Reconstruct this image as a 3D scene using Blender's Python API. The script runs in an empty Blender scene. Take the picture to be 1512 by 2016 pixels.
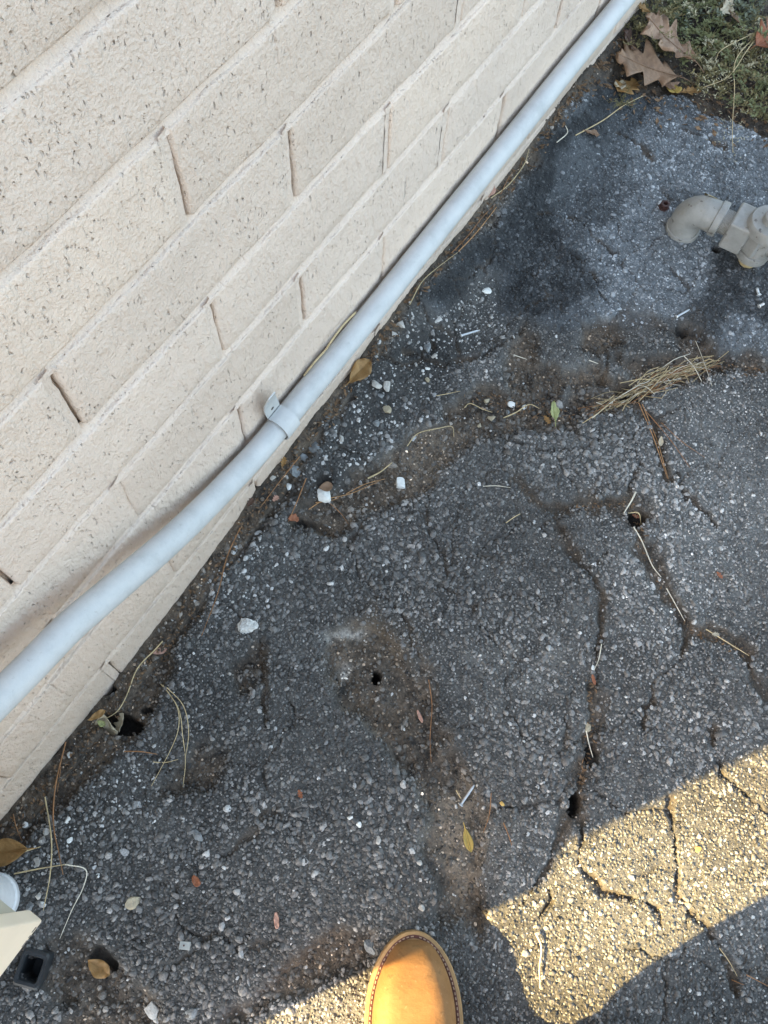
import bpy, bmesh, math, random
import numpy as np
from mathutils import Vector, Matrix

SC = bpy.context.scene
COL = SC.collection
rng = np.random.default_rng(7)
random.seed(11)

# ------------------------------------------------------------------ camera, sky, sun, exposure
F_PX, CX, CY = 1674.6, 756.0, 1008.0
CAM = np.array([0.0, -0.38806, 1.13723])
RC = np.array([[0.55554991, 0.7606354, -0.33585428],
               [-0.83067357, 0.52553913, -0.18382068],
               [0.03668404, 0.38110684, 0.92380293]])
cam_data = bpy.data.cameras.new('camera')
cam = bpy.data.objects.new('camera', cam_data)
COL.objects.link(cam)
M = Matrix.Identity(4)
for i in range(3):
    for j in range(3):
        M[i][j] = RC[i, j]
    M[i][3] = CAM[i]
cam.matrix_world = M
cam_data.sensor_fit = 'AUTO'
cam_data.sensor_width = 36.0
cam_data.lens = F_PX / 2016.0 * 36.0
cam_data.clip_start = 0.02
cam_data.clip_end = 500.0
SC.camera = cam

SUN_AZ = math.radians(-33.0)      # heading of the light over the ground
SUN_EL = math.radians(31.0)
world = bpy.data.worlds.new('World')
SC.world = world
world.use_nodes = True
wn = world.node_tree
bg = wn.nodes['Background']
sky = wn.nodes.new('ShaderNodeTexSky')
sky.sky_type = 'NISHITA'
sky.sun_disc = False
sky.sun_elevation = SUN_EL
sky.sun_rotation = math.atan2(-math.cos(SUN_AZ), -math.sin(SUN_AZ))
sky.air_density = 1.0
sky.dust_density = 2.0
sky.ozone_density = 0.25
hs = wn.nodes.new('ShaderNodeHueSaturation')
hs.inputs['Saturation'].default_value = 0.80
hs.inputs['Hue'].default_value = 0.488
wn.links.new(sky.outputs[0], hs.inputs['Color'])
wn.links.new(hs.outputs[0], bg.inputs[0])
bg.inputs[1].default_value = 0.13

sl = bpy.data.lights.new('sun', 'SUN')
sl.energy = 4.2
sl.angle = math.radians(0.5)
sl.color = (1.0, 0.72, 0.30)
sun = bpy.data.objects.new('sun', sl)
COL.objects.link(sun)
to_sun = Vector((-math.cos(SUN_AZ) * math.cos(SUN_EL), -math.sin(SUN_AZ) * math.cos(SUN_EL), math.sin(SUN_EL)))
sun.rotation_euler = to_sun.to_track_quat('Z', 'Y').to_euler()
sun.location = (-3, 3, 4)

SC.view_settings.view_transform = 'Standard'
SC.view_settings.look = 'None'
SC.view_settings.exposure = 2.66
SC.view_settings.gamma = 1.0
SC.view_settings.use_curve_mapping = False
SC.cycles.max_bounces = 6
SC.cycles.diffuse_bounces = 3

# ------------------------------------------------------------------ measuring helpers (photo pixel -> place on the ground)
def ray(px, py):
    d = np.array([(px - CX) / F_PX, -(py - CY) / F_PX, -1.0])
    return RC @ d

def at(px, py, z=0.0):
    d = ray(px, py)
    t = (z - CAM[2]) / d[2]
    return Vector((CAM[0] + d[0] * t, CAM[1] + d[1] * t, z))

def on_wall(px, py, y=0.0):
    d = ray(px, py)
    t = (y - CAM[1]) / d[1]
    return Vector((CAM[0] + d[0] * t, y, CAM[2] + d[2] * t))

def project(X, Y, Z):
    P = np.stack([X - CAM[0], Y - CAM[1], Z - CAM[2]], -1) @ RC
    return CX + F_PX * P[..., 0] / -P[..., 2], CY - F_PX * P[..., 1] / -P[..., 2]

# ------------------------------------------------------------------ object helpers
def tag(o, label=None, cat=None, group=None, kind=None):
    if label: o['label'] = label
    if cat: o['category'] = cat
    if group: o['group'] = group
    if kind: o['kind'] = kind
    return o

def thing(name, label, cat, loc=(0, 0, 0), rotz=0.0, group=None):
    o = bpy.data.objects.new(name, None)
    COL.objects.link(o)
    o.empty_display_size = 0.02
    o.location = loc
    o.rotation_euler = (0, 0, rotz)
    return tag(o, label, cat, group)

def obj_mesh(name, me, mat=None, parent=None):
    if mat is not None and len(me.materials) == 0:
        me.materials.append(mat)
    o = bpy.data.objects.new(name, me)
    COL.objects.link(o)
    if parent is not None:
        o.parent = parent
    return o

def obj(name, bm, mat=None, parent=None, smooth=False):
    me = bpy.data.meshes.new(name)
    bm.normal_update()
    bm.to_mesh(me)
    bm.free()
    if smooth:
        me.polygons.foreach_set('use_smooth', [True] * len(me.polygons))
        me.set_sharp_from_angle(angle=math.radians(38))
    return obj_mesh(name, me, mat, parent)

def from_arrays(name, verts, faces, mat=None, parent=None, smooth=True, colors=None):
    """verts (n,3), faces (m,k) constant k"""
    me = bpy.data.meshes.new(name)
    nv, nf, k = len(verts), len(faces), faces.shape[1]
    me.vertices.add(nv)
    me.vertices.foreach_set('co', np.ascontiguousarray(verts, dtype=np.float32).ravel())
    me.loops.add(nf * k)
    me.loops.foreach_set('vertex_index', np.ascontiguousarray(faces, dtype=np.int32).ravel())
    me.polygons.add(nf)
    me.polygons.foreach_set('loop_start', np.arange(0, nf * k, k, dtype=np.int32))
    me.polygons.foreach_set('loop_total', np.full(nf, k, dtype=np.int32))
    if isinstance(smooth, np.ndarray):
        me.polygons.foreach_set('use_smooth', smooth.astype(bool))
    else:
        me.polygons.foreach_set('use_smooth', np.full(nf, bool(smooth)))
    me.update(calc_edges=True)
    if colors is not None:
        a = me.color_attributes.new('tint', 'FLOAT_COLOR', 'POINT')
        c = np.ones((nv, 4), dtype=np.float32)
        c[:, :3] = colors
        a.data.foreach_set('color', c.ravel())
    return obj_mesh(name, me, mat, parent)

def add_box(bm, lo, hi, bevel=0.0, seg=2):
    ge = bmesh.ops.create_cube(bm, size=1.0)
    vs = ge['verts']
    c = [(a + b) / 2 for a, b in zip(lo, hi)]
    s = [b - a for a, b in zip(lo, hi)]
    for v in vs:
        v.co = Vector((c[0] + v.co.x * s[0], c[1] + v.co.y * s[1], c[2] + v.co.z * s[2]))
    if bevel:
        es = list({e for v in vs for e in v.link_edges})
        bmesh.ops.bevel(bm, geom=es, offset=bevel, segments=seg, affect='EDGES', profile=0.5)

def frame_for(t):
    t = t.normalized()
    up = Vector((0, 0, 1)) if abs(t.z) < 0.9 else Vector((1, 0, 0))
    a = t.cross(up).normalized()
    return a, t.cross(a).normalized()

def add_tube(bm, pts, rad, sides=8, caps=True):
    pts = [Vector(p) for p in pts]
    n = len(pts)
    rads = rad if isinstance(rad, (list, tuple)) else [rad] * n
    rings = []
    a = None
    for i, p in enumerate(pts):
        t = (pts[min(i + 1, n - 1)] - pts[max(i - 1, 0)]).normalized()
        if a is None:
            a, b = frame_for(t)
        else:
            a = (a - t * a.dot(t)).normalized()
            b = t.cross(a)
        rings.append([bm.verts.new(p + (a * math.cos(2 * math.pi * k / sides) + b * math.sin(2 * math.pi * k / sides)) * rads[i]) for k in range(sides)])
    for i in range(n - 1):
        for k in range(sides):
            bm.faces.new((rings[i][k], rings[i][(k + 1) % sides], rings[i + 1][(k + 1) % sides], rings[i + 1][k]))
    if caps:
        bm.faces.new(rings[0][::-1])
        bm.faces.new(rings[-1])
    return rings

def add_lathe(bm, base, axis, prof, sides=28, flat=None):
    """prof: (distance along axis, radius)"""
    base = Vector(base); axis = Vector(axis).normalized()
    a, b = frame_for(axis)
    rings = []
    for d, r in prof:
        rings.append([bm.verts.new(base + axis * d + (a * math.cos(2 * math.pi * (k + 0.5) / sides) + b * math.sin(2 * math.pi * (k + 0.5) / sides)) * r) for k in range(sides)])
    for i in range(len(prof) - 1):
        for k in range(sides):
            bm.faces.new((rings[i][k], rings[i][(k + 1) % sides], rings[i + 1][(k + 1) % sides], rings[i + 1][k]))
    bm.faces.new(rings[0][::-1])
    bm.faces.new(rings[-1])

def catmull(pts, n=8):
    P = [Vector(p) for p in pts]
    P = [P[0] * 2 - P[1]] + P + [P[-1] * 2 - P[-2]]
    out = []
    for i in range(1, len(P) - 2):
        for k in range(n):
            t = k / n
            p0, p1, p2, p3 = P[i - 1], P[i], P[i + 1], P[i + 2]
            out.append(0.5 * ((2 * p1) + (p2 - p0) * t + (2 * p0 - 5 * p1 + 4 * p2 - p3) * t * t + (3 * p1 - p0 - 3 * p2 + p3) * t ** 3))
    out.append(P[-2])
    return out

# ------------------------------------------------------------------ materials
def new_mat(name):
    m = bpy.data.materials.new(name)
    m.use_nodes = True
    nt = m.node_tree
    return m, nt, nt.nodes['Principled BSDF']

def N(nt, typ, **kw):
    n = nt.nodes.new(typ)
    for k, v in kw.items():
        setattr(n, k, v)
    return n

def coords(nt, kind='Object', scale=(1, 1, 1)):
    tc = N(nt, 'ShaderNodeTexCoord')
    mp = N(nt, 'ShaderNodeMapping')
    mp.inputs['Scale'].default_value = scale
    nt.links.new(tc.outputs[kind], mp.inputs['Vector'])
    return mp.outputs[0]

def noise(nt, vec, scale, detail=4, rough=0.6):
    n = N(nt, 'ShaderNodeTexNoise')
    n.inputs['Scale'].default_value = scale
    n.inputs['Detail'].default_value = detail
    n.inputs['Roughness'].default_value = rough
    nt.links.new(vec, n.inputs['Vector'])
    return n.outputs[0]

def ramp(nt, fac, stops):
    r = N(nt, 'ShaderNodeValToRGB')
    while len(r.color_ramp.elements) < len(stops):
        r.color_ramp.elements.new(0.5)
    for e, (p, c) in zip(r.color_ramp.elements, stops):
        e.position = p
        e.color = (*c, 1) if len(c) == 3 else c
    nt.links.new(fac, r.inputs[0])
    return r.outputs[0]

def mixc(nt, fac, a, b, mode='MIX'):
    m = N(nt, 'ShaderNodeMix', data_type='RGBA', blend_type=mode)
    for s, v in ((m.inputs['Factor'], fac), (m.inputs['A'], a), (m.inputs['B'], b)):
        pass
    def put(sock, v):
        if isinstance(v, (int, float)): sock.default_value = v
        elif isinstance(v, tuple): sock.default_value = (*v, 1)
        else: nt.links.new(v, sock)
    put(m.inputs[0], fac); put(m.inputs[6], a); put(m.inputs[7], b)
    return m.outputs[2]

def math_n(nt, op, a, b=0.0, clamp=False):
    m = N(nt, 'ShaderNodeMath', operation=op)
    m.use_clamp = clamp
    for s, v in ((m.inputs[0], a), (m.inputs[1], b)):
        if isinstance(v, (int, float)): s.default_value = v
        else: nt.links.new(v, s)
    return m.outputs[0]

def bump(nt, height, strength, dist, prev=None):
    b = N(nt, 'ShaderNodeBump')
    b.inputs['Strength'].default_value = strength
    b.inputs['Distance'].default_value = dist
    nt.links.new(height, b.inputs['Height'])
    if prev is not None:
        nt.links.new(prev, b.inputs['Normal'])
    return b.outputs[0]

def simple(name, col, rough=0.7, var=0.25, scale=40.0, spec=0.4, bmp=0.0, bdist=0.001, metal=0.0):
    m, nt, p = new_mat(name)
    v = coords(nt)
    n = noise(nt, v, scale)
    lo = tuple(c * (1 - var) for c in col); hi = tuple(min(1, c * (1 + var)) for c in col)
    nt.links.new(ramp(nt, n, [(0.3, lo), (0.7, hi)]), p.inputs['Base Color'])
    p.inputs['Roughness'].default_value = rough
    p.inputs['Specular IOR Level'].default_value = spec
    p.inputs['Metallic'].default_value = metal
    if bmp:
        nt.links.new(bump(nt, noise(nt, v, scale * 3), bmp, bdist), p.inputs['Normal'])
    return m

PAINT = (0.69, 0.56, 0.455)

def wall_paint(name, col, pits=True):
    m, nt, p = new_mat(name)
    geo = N(nt, 'ShaderNodeNewGeometry')
    mp = N(nt, 'ShaderNodeMapping')
    nt.links.new(geo.outputs['Position'], mp.inputs['Vector'])
    v = mp.outputs[0]
    mp2 = N(nt, 'ShaderNodeMapping')
    mp2.inputs['Scale'].default_value = (1.0, 1.0, 0.45)
    nt.links.new(geo.outputs['Position'], mp2.inputs['Vector'])
    vs = mp2.outputs[0]
    big = noise(nt, v, 6.0, 3)
    c1 = ramp(nt, big, [(0.3, tuple(c * 0.94 for c in col)), (0.7, tuple(min(1, c * 1.05) for c in col))])
    # faint dirt
    d = noise(nt, v, 38.0, 5, 0.7)
    c2 = mixc(nt, ramp(nt, d, [(0.60, (0, 0, 0)), (0.82, (0.35, 0.35, 0.35))]), c1, tuple(c * 0.72 for c in col))
    oi = N(nt, 'ShaderNodeObjectInfo')
    c2 = mixc(nt, 1.0, c2, ramp(nt, oi.outputs['Random'], [(0.0, (0.93, 0.925, 0.915)), (0.5, (1.0, 1.0, 1.0)), (1.0, (1.04, 1.03, 1.01))]), 'MULTIPLY')
    # grime splashed up from the ground
    sz0 = N(nt, 'ShaderNodeSeparateXYZ'); nt.links.new(v, sz0.inputs[0])
    gr = math_n(nt, 'SUBTRACT', 1.0, math_n(nt, 'DIVIDE', math_n(nt, 'SUBTRACT', sz0.outputs[2], math_n(nt, 'MULTIPLY', noise(nt, v, 22.0, 5, 0.7), 0.14)), 0.05), True)
    c2 = mixc(nt, math_n(nt, 'MULTIPLY', gr, 0.30), c2, (0.30, 0.24, 0.18))
    p.inputs['Roughness'].default_value = 0.62
    p.inputs['Specular IOR Level'].default_value = 0.25
    nrm = bump(nt, noise(nt, vs, 105.0, 3, 0.55), 1.0, 0.0046)
    nrm = bump(nt, noise(nt, v, 290.0, 3, 0.6), 0.9, 0.0022, nrm)
    if pits:
        nn = N(nt, 'ShaderNodeTexNoise'); nn.inputs['Scale'].default_value = 160.0
        nt.links.new(v, nn.inputs['Vector'])
        sc = N(nt, 'ShaderNodeVectorMath', operation='SCALE'); sc.inputs['Scale'].default_value = 0.006
        nt.links.new(nn.outputs['Color'], sc.inputs[0])
        patch = noise(nt, v, 11.0, 4)
        sepz = N(nt, 'ShaderNodeSeparateXYZ'); nt.links.new(geo.outputs['Position'], sepz.inputs[0])
        for scale_, stretch, off_, rad0, dist_, share in ((280.0, 0.50, 0.0, 0.14, 0.0045, 0.72), (150.0, 0.22, 3.7, 0.08, 0.0045, 0.36), (75.0, 0.05, 9.1, 0.035, 0.0020, 0.26)):
            mpp = N(nt, 'ShaderNodeMapping'); mpp.inputs['Scale'].default_value = (1.0, 1.0, stretch); mpp.inputs['Location'].default_value = (off_, off_, off_)
            nt.links.new(geo.outputs['Position'], mpp.inputs['Vector'])
            vv = N(nt, 'ShaderNodeVectorMath', operation='ADD')
            nt.links.new(mpp.outputs[0], vv.inputs[0]); nt.links.new(sc.outputs[0], vv.inputs[1])
            vo = N(nt, 'ShaderNodeTexVoronoi', feature='F1'); vo.inputs['Scale'].default_value = scale_
            nt.links.new(vv.outputs[0], vo.inputs['Vector'])
            sel = N(nt, 'ShaderNodeSeparateColor'); nt.links.new(vo.outputs['Color'], sel.inputs[0])
            thr = math_n(nt, 'ADD', math_n(nt, 'MULTIPLY', patch, share * 1.9), math_n(nt, 'SUBTRACT', math_n(nt, 'MULTIPLY', sepz.outputs[2], 0.35 * share, True), 0.72 * share))
            pick = math_n(nt, 'LESS_THAN', sel.outputs[0], thr)
            size = math_n(nt, 'ADD', math_n(nt, 'MULTIPLY', sel.outputs[1], 0.26), rad0)
            q = math_n(nt, 'SUBTRACT', 1.0, math_n(nt, 'DIVIDE', vo.outputs['Distance'], size), True)
            pit = math_n(nt, 'MULTIPLY', q, pick)
            nrm = bump(nt, math_n(nt, 'SUBTRACT', 1.0, pit), 0.8, dist_, nrm)
            dk = math_n(nt, 'MULTIPLY', ramp(nt, pit, [(0.45, (0, 0, 0)), (0.9, (1, 1, 1))]), math_n(nt, 'MULTIPLY', sel.outputs[2], 0.62))
            c2 = mixc(nt, dk, c2, (0.10, 0.09, 0.075))
    nt.links.new(c2, p.inputs['Base Color'])
    nt.links.new(nrm, p.inputs['Normal'])
    return m

M_BRICK = wall_paint('painted_brick', PAINT, True)
M_MORTAR = wall_paint('painted_mortar', (0.69, 0.56, 0.455), False)

def ground_mat(name, bump_s=0.6, attr=True, col=(0.06, 0.06, 0.062)):
    m, nt, p = new_mat(name)
    geo = N(nt, 'ShaderNodeNewGeometry')
    v = geo.outputs['Position']
    n1 = noise(nt, v, 330.0, 4, 0.7)
    n2 = noise(nt, v, 900.0, 2, 0.7)
    if attr:
        a = N(nt, 'ShaderNodeAttribute'); a.attribute_name = 'tint'
        base = a.outputs['Color']
    else:
        vo = N(nt, 'ShaderNodeTexVoronoi'); vo.inputs['Scale'].default_value = 140.0
        nt.links.new(v, vo.inputs['Vector'])
        sel = N(nt, 'ShaderNodeSeparateColor'); nt.links.new(vo.outputs['Color'], sel.inputs[0])
        base = ramp(nt, sel.outputs[0], [(0.0, tuple(c * 0.6 for c in col)), (0.8, tuple(c * 1.2 for c in col)), (0.97, (0.25, 0.25, 0.24))])
        base = mixc(nt, 1.0, base, ramp(nt, noise(nt, v, 1.7, 5), [(0.3, (0.7, 0.7, 0.7)), (0.7, (1.15, 1.12, 1.08))]), 'MULTIPLY')
    c = mixc(nt, 1.0, base, ramp(nt, n1, [(0.25, (0.45, 0.45, 0.45)), (0.5, (0.95, 0.95, 0.95)), (0.78, (1.75, 1.72, 1.66))]), 'MULTIPLY')
    nt.links.new(c, p.inputs['Base Color'])
    p.inputs['Roughness'].default_value = 0.75
    p.inputs['Specular IOR Level'].default_value = 0.35
    nrm = bump(nt, n1, bump_s, 0.003)
    nrm = bump(nt, n2, 0.35, 0.001, nrm)
    nt.links.new(nrm, p.inputs['Normal'])
    return m

M_GROUND = ground_mat('asphalt_and_soil')
M_FAR = ground_mat('asphalt_far', attr=False)

def stone_mat(name, rough=0.55):
    m, nt, p = new_mat(name)
    geo = N(nt, 'ShaderNodeNewGeometry')
    v = geo.outputs['Position']
    a = N(nt, 'ShaderNodeAttribute'); a.attribute_name = 'tint'
    n1 = noise(nt, v, 520.0, 3, 0.7)
    c = mixc(nt, 1.0, a.outputs['Color'], ramp(nt, n1, [(0.3, (0.62, 0.62, 0.62)), (0.7, (1.4, 1.4, 1.4))]), 'MULTIPLY')
    nt.links.new(c, p.inputs['Base Color'])
    p.inputs['Roughness'].default_value = rough
    p.inputs['Specular IOR Level'].default_value = 0.45
    nt.links.new(bump(nt, n1, 0.4, 0.0012), p.inputs['Normal'])
    return m
M_STONE = stone_mat('aggregate')

# ------------------------------------------------------------------ noise on arrays
def vnoise(X, Y, scale, seed):
    r = np.random.default_rng(seed)
    T = r.random((256, 256)).astype(np.float32)
    x = X * scale + 300.3; y = Y * scale + 500.7
    xi = np.floor(x).astype(int); yi = np.floor(y).astype(int)
    fx = x - xi; fy = y - yi
    fx = fx * fx * (3 - 2 * fx); fy = fy * fy * (3 - 2 * fy)
    a = T[xi % 256, yi % 256]; b = T[(xi + 1) % 256, yi % 256]
    c = T[xi % 256, (yi + 1) % 256]; d = T[(xi + 1) % 256, (yi + 1) % 256]
    return (a * (1 - fx) + b * fx) * (1 - fy) + (c * (1 - fx) + d * fx) * fy

def fbm(X, Y, scale, seed, octs=4, gain=0.5):
    s = np.zeros_like(X); a = 1.0; tot = 0
    for o in range(octs):
        s = s + a * vnoise(X, Y, scale * 2 ** o, seed + 17 * o)
        tot += a; a *= gain
    return s / tot - 0.5

def in_poly(px, py, poly):
    res = np.zeros(px.shape, bool)
    n = len(poly)
    for i in range(n):
        x1, y1 = poly[i]; x2, y2 = poly[(i + 1) % n]
        cond = (y1 > py) != (y2 > py)
        if y1 == y2: continue
        xc = (x2 - x1) * (py - y1) / (y2 - y1) + x1
        res ^= cond & (px < xc)
    return res

def poly_dist(px, py, line, maxd=80.0):
    """distance in pixels to a polyline, and the parameter along it (0..1)"""
    D = np.full(px.shape, 1e6, np.float32); T = np.zeros(px.shape, np.float32)
    L = np.array(line, float)
    seg = np.linalg.norm(np.diff(L, axis=0), axis=1); cum = np.concatenate([[0], np.cumsum(seg)])
    m = (px > L[:, 0].min() - maxd) & (px < L[:, 0].max() + maxd) & (py > L[:, 1].min() - maxd) & (py < L[:, 1].max() + maxd)
    qx = px[m]; qy = py[m]
    d0 = np.full(qx.shape, 1e6); t0 = np.zeros(qx.shape)
    for i in range(len(L) - 1):
        ax, ay = L[i]; bx, by = L[i + 1]
        vx, vy = bx - ax, by - ay
        t = np.clip(((qx - ax) * vx + (qy - ay) * vy) / (vx * vx + vy * vy), 0, 1)
        d = np.hypot(qx - ax - t * vx, qy - ay - t * vy)
        w = d < d0
        d0[w] = d[w]; t0[w] = (cum[i] + t[w] * seg[i]) / cum[-1]
    D[m] = d0; T[m] = t0
    return D, T

def blur(A, k):
    if k < 1: return A
    for ax in (0, 1):
        for _ in range(2):
            P = np.pad(A, [(k + 1, k) if a == ax else (0, 0) for a in (0, 1)], mode='edge')
            C = np.cumsum(P, axis=ax, dtype=np.float64)
            n = A.shape[ax]
            hi = np.take(C, np.arange(2 * k + 1, 2 * k + 1 + n), axis=ax); lo = np.take(C, np.arange(0, n), axis=ax)
            A = ((hi - lo) / (2 * k + 1)).astype(np.float32)
    return A

# ------------------------------------------------------------------ the ground as a height field
STEP = 0.0025
GX0, GX1, GY0, GY1 = -0.62, 1.98, -1.06, 0.02
gx = np.arange(GX0, GX1 + 1e-6, STEP); gy = np.arange(GY0, GY1 + 1e-6, STEP)
NX, NY = len(gx), len(gy)
X, Y = np.meshgrid(gx, gy, indexing='ij')

# where the soil meets the wall
BASE = [(-0.7, 0.0), (-0.2, 0.0), (0.0, -0.010), (0.10, 0.0), (0.19, 0.004), (0.285, 0.016), (0.31, 0.030), (0.388, 0.026)]
for q in ((597, 846), (699, 719), (732, 670), (812, 562), (923, 432), (1015, 316), (1086, 222), (1150, 145)):
    w = on_wall(*q)
    BASE.append((w.x, w.z))
BASE.append((2.1, 0.02))
bx = np.array([b[0] for b in BASE]); bz = np.array([b[1] for b in BASE])
ramp_w = np.interp(gx, bx, bz)[:, None] * np.clip(1 + Y / 0.12, 0, 1) ** 1.6
PX0, PY0 = project(X, Y, ramp_w)
wx = fbm(X, Y, 22, 1, 4, 0.62) * 66; wy = fbm(X, Y, 22, 2, 4, 0.62) * 66
PXw, PYw = PX0 + wx, PY0 + wy
wx2 = fbm(X, Y, 50, 3, 4, 0.65) * 24; wy2 = fbm(X, Y, 50, 4, 4, 0.65) * 24
PXc, PYc = PX0 + wx2, PY0 + wy2

def pm(poly, k=1, warp=True):
    a = in_poly(PXw if warp else PX0, PYw if warp else PY0, poly).astype(np.float32)
    return blur(a, k)

def blob(px, py, rx, ry=None, amp=1.0):
    ry = ry or rx
    return amp * np.exp(-(((PXw - px) / rx) ** 2 + ((PYw - py) / ry) ** 2))

SOIL_POLYS = [
    # gully between the two asphalt layers
    [(560, 1040), (610, 985), (690, 930), (770, 905), (800, 870), (870, 810), (930, 775), (1000, 765), (1080, 785), (1200, 775), (1245, 740),
     (1215, 700), (1290, 690), (1350, 700), (1400, 705), (1512, 722), (1512, 748), (1420, 738), (1360, 738), (1280, 775), (1235, 800),
     (1135, 820), (1140, 860), (1060, 852), (990, 845), (930, 880), (905, 915), (850, 935), (805, 985), (700, 1020), (650, 1050)],
    [(1140, 650), (1210, 645), (1225, 690), (1180, 700), (1150, 690)],
    [(1330, 690), (1340, 640), (1380, 650), (1420, 690), (1512, 720), (1400, 715)],
    [(1000, 690), (1040, 640), (1060, 700), (1120, 760), (1060, 790), (1000, 760)],
    [(1100, 740), (1180, 720), (1200, 770), (1120, 780)],
    # strip along the wall
    [(-400, 1950), (0, 1720), (70, 1620), (140, 1560), (270, 1440), (300, 1380), (350, 1290), (420, 1150), (500, 1060), (560, 985), (600, 900),
     (640, 810), (690, 765), (760, 690), (800, 600), (880, 520), (960, 440), (1030, 340), (1080, 270), (1140, 195), (1230, 90), (1250, -50),
     (1150, -100), (900, 300), (500, 850), (200, 1300), (-200, 1800)],
    # round the drilled hole and down to the boot
    [(640, 1235), (690, 1210), (760, 1235), (800, 1300), (835, 1310), (850, 1390), (800, 1410), (740, 1420), (680, 1400), (650, 1340), (630, 1290)],
    [(700, 1400), (840, 1390), (900, 1480), (960, 1600), (940, 1740), (960, 1880), (900, 1830), (850, 1820), (820, 1700), (860, 1600), (780, 1500)],
    [(450, 1985), (560, 1915), (600, 1850), (700, 1820), (745, 1840), (735, 1895), (640, 1935), (530, 1995), (440, 2030)],
    [(30, 1880), (110, 1830), (200, 1860), (260, 1930), (310, 1980), (330, 2080), (60, 2100), (150, 2000), (90, 1950)],
    [(440, 1310), (520, 1250), (530, 1340), (470, 1380)],
    [(300, 1560), (380, 1460), (460, 1480), (430, 1560)],
]
soil = np.zeros_like(X, dtype=np.float32)
for i, pl in enumerate(SOIL_POLYS):
    q_ = pm(pl, 1)
    if i > 5:
        q_ = q_ * np.clip(0.95 + 2.4 * fbm(X, Y, 16, 61, 5, 0.65) + 1.4 * fbm(X, Y, 60, 62, 4, 0.7), 0, 1)
    soil = np.maximum(soil, q_)
# soil and leaf mould where the weeds grow
weedbed = pm([(1130, 190), (1200, 160), (1240, 175), (1330, 195), (1420, 235), (1512, 275), (1900, 300), (1900, -300), (1200, -300)], 3)
weedbed = np.maximum(weedbed, ((X > 1.55) & (Y > -0.6 + (X - 1.55) * -0.5)).astype(np.float32) * (X > 1.62))
soil = np.maximum(soil, weedbed)

CRACKS = [  # (polyline in the photo, half width start, half width end)
    ([(1250, 780), (1290, 840), (1305, 900), (1315, 945), (1345, 965), (1390, 1010), (1410, 1030)], 9, 3),
    ([(1010, 945), (1060, 985), (1088, 1002), (1110, 1060), (1140, 1110), (1165, 1130), (1190, 1165), (1185, 1230), (1172, 1310), (1160, 1400), (1168, 1450), (1155, 1500), (1140, 1560), (1130, 1590), (1100, 1650)], 6, 7),
    ([(1160, 1340), (1163, 1400), (1160, 1460), (1150, 1530)], 13, 12),
    ([(1088, 1000), (1170, 992), (1240, 990), (1262, 1018)], 9, 14),
    ([(1258, 1010), (1258, 1060), (1275, 1110), (1310, 1160), (1350, 1225), (1365, 1245), (1420, 1252), (1475, 1290), (1490, 1350), (1512, 1378), (1560, 1400)], 10, 6),
    ([(1270, 1080), (1290, 1110), (1330, 1180), (1350, 1230)], 10, 6),
    ([(1365, 1245), (1430, 1240), (1475, 1285)], 12, 9),
    ([(1352, 1240), (1345, 1290), (1312, 1320), (1282, 1350), (1286, 1390), (1265, 1395), (1275, 1440)], 6, 3),
    ([(1150, 1655), (1140, 1700), (1155, 1722), (1185, 1757), (1240, 1768), (1300, 1795), (1310, 1850)], 5, 3),
    ([(1145, 1520), (1140, 1600), (1150, 1655)], 5, 5),
    ([(1315, 1575), (1335, 1680), (1330, 1765), (1390, 1832), (1425, 1885), (1450, 1960)], 4, 5),
    ([(1405, 1440), (1415, 1520), (1440, 1545), (1512, 1605), (1600, 1640)], 4, 6),
    ([(1082, 1750), (1090, 1775), (1070, 1805)], 5, 4),
    ([(1215, 265), (1245, 280), (1270, 300), (1282, 325)], 3.5, 2.5),
    ([(1330, 258), (1380, 272), (1425, 292)], 2.5, 2.5),
    ([(1060, 420), (1130, 432), (1180, 480), (1210, 502)], 2, 3),
    ([(1130, 525), (1165, 545), (1185, 585), (1205, 605)], 2, 2),
    ([(510, 1260), (515, 1340), (522, 1425)], 5, 3),
    ([(530, 1010), (590, 910), (640, 838), (692, 778)], 6, 6),
    ([(575, 975), (620, 955), (690, 1000)], 4, 4),
    ([(605, 960), (580, 1020), (640, 1040)], 5, 5),
    ([(750, 700), (800, 720), (850, 690), (855, 660)], 3, 4),
    ([(1200, 700), (1190, 740), (1240, 770)], 6, 8),
    ([(1200, 1090), (1150, 1130)], 2, 2),
    ([(1095, 1650), (1080, 1700), (1020, 1790)], 3, 2),
    ([(800, 690), (870, 720), (960, 700), (1040, 640)], 3, 3),
    ([(1240, 990), (1250, 930), (1262, 905)], 6, 2),
    ([(1310, 950), (1340, 930), (1350, 1000)], 3, 2),
]
crack = np.zeros_like(X, dtype=np.float32)
for line, w0, w1 in CRACKS:
    D, T = poly_dist(PXc, PYc, line, 60)
    w = 1.85 * (w0 + (w1 - w0) * T) * np.clip(-0.15 + 1.9 * vnoise(X, Y, 60, 31) * (0.4 + 1.1 * vnoise(X, Y, 17, 32)), 0.22, 1.5)
    crack = np.maximum(crack, np.clip(1.25 - D / np.maximum(w, 0.8), 0, 1))

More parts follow.
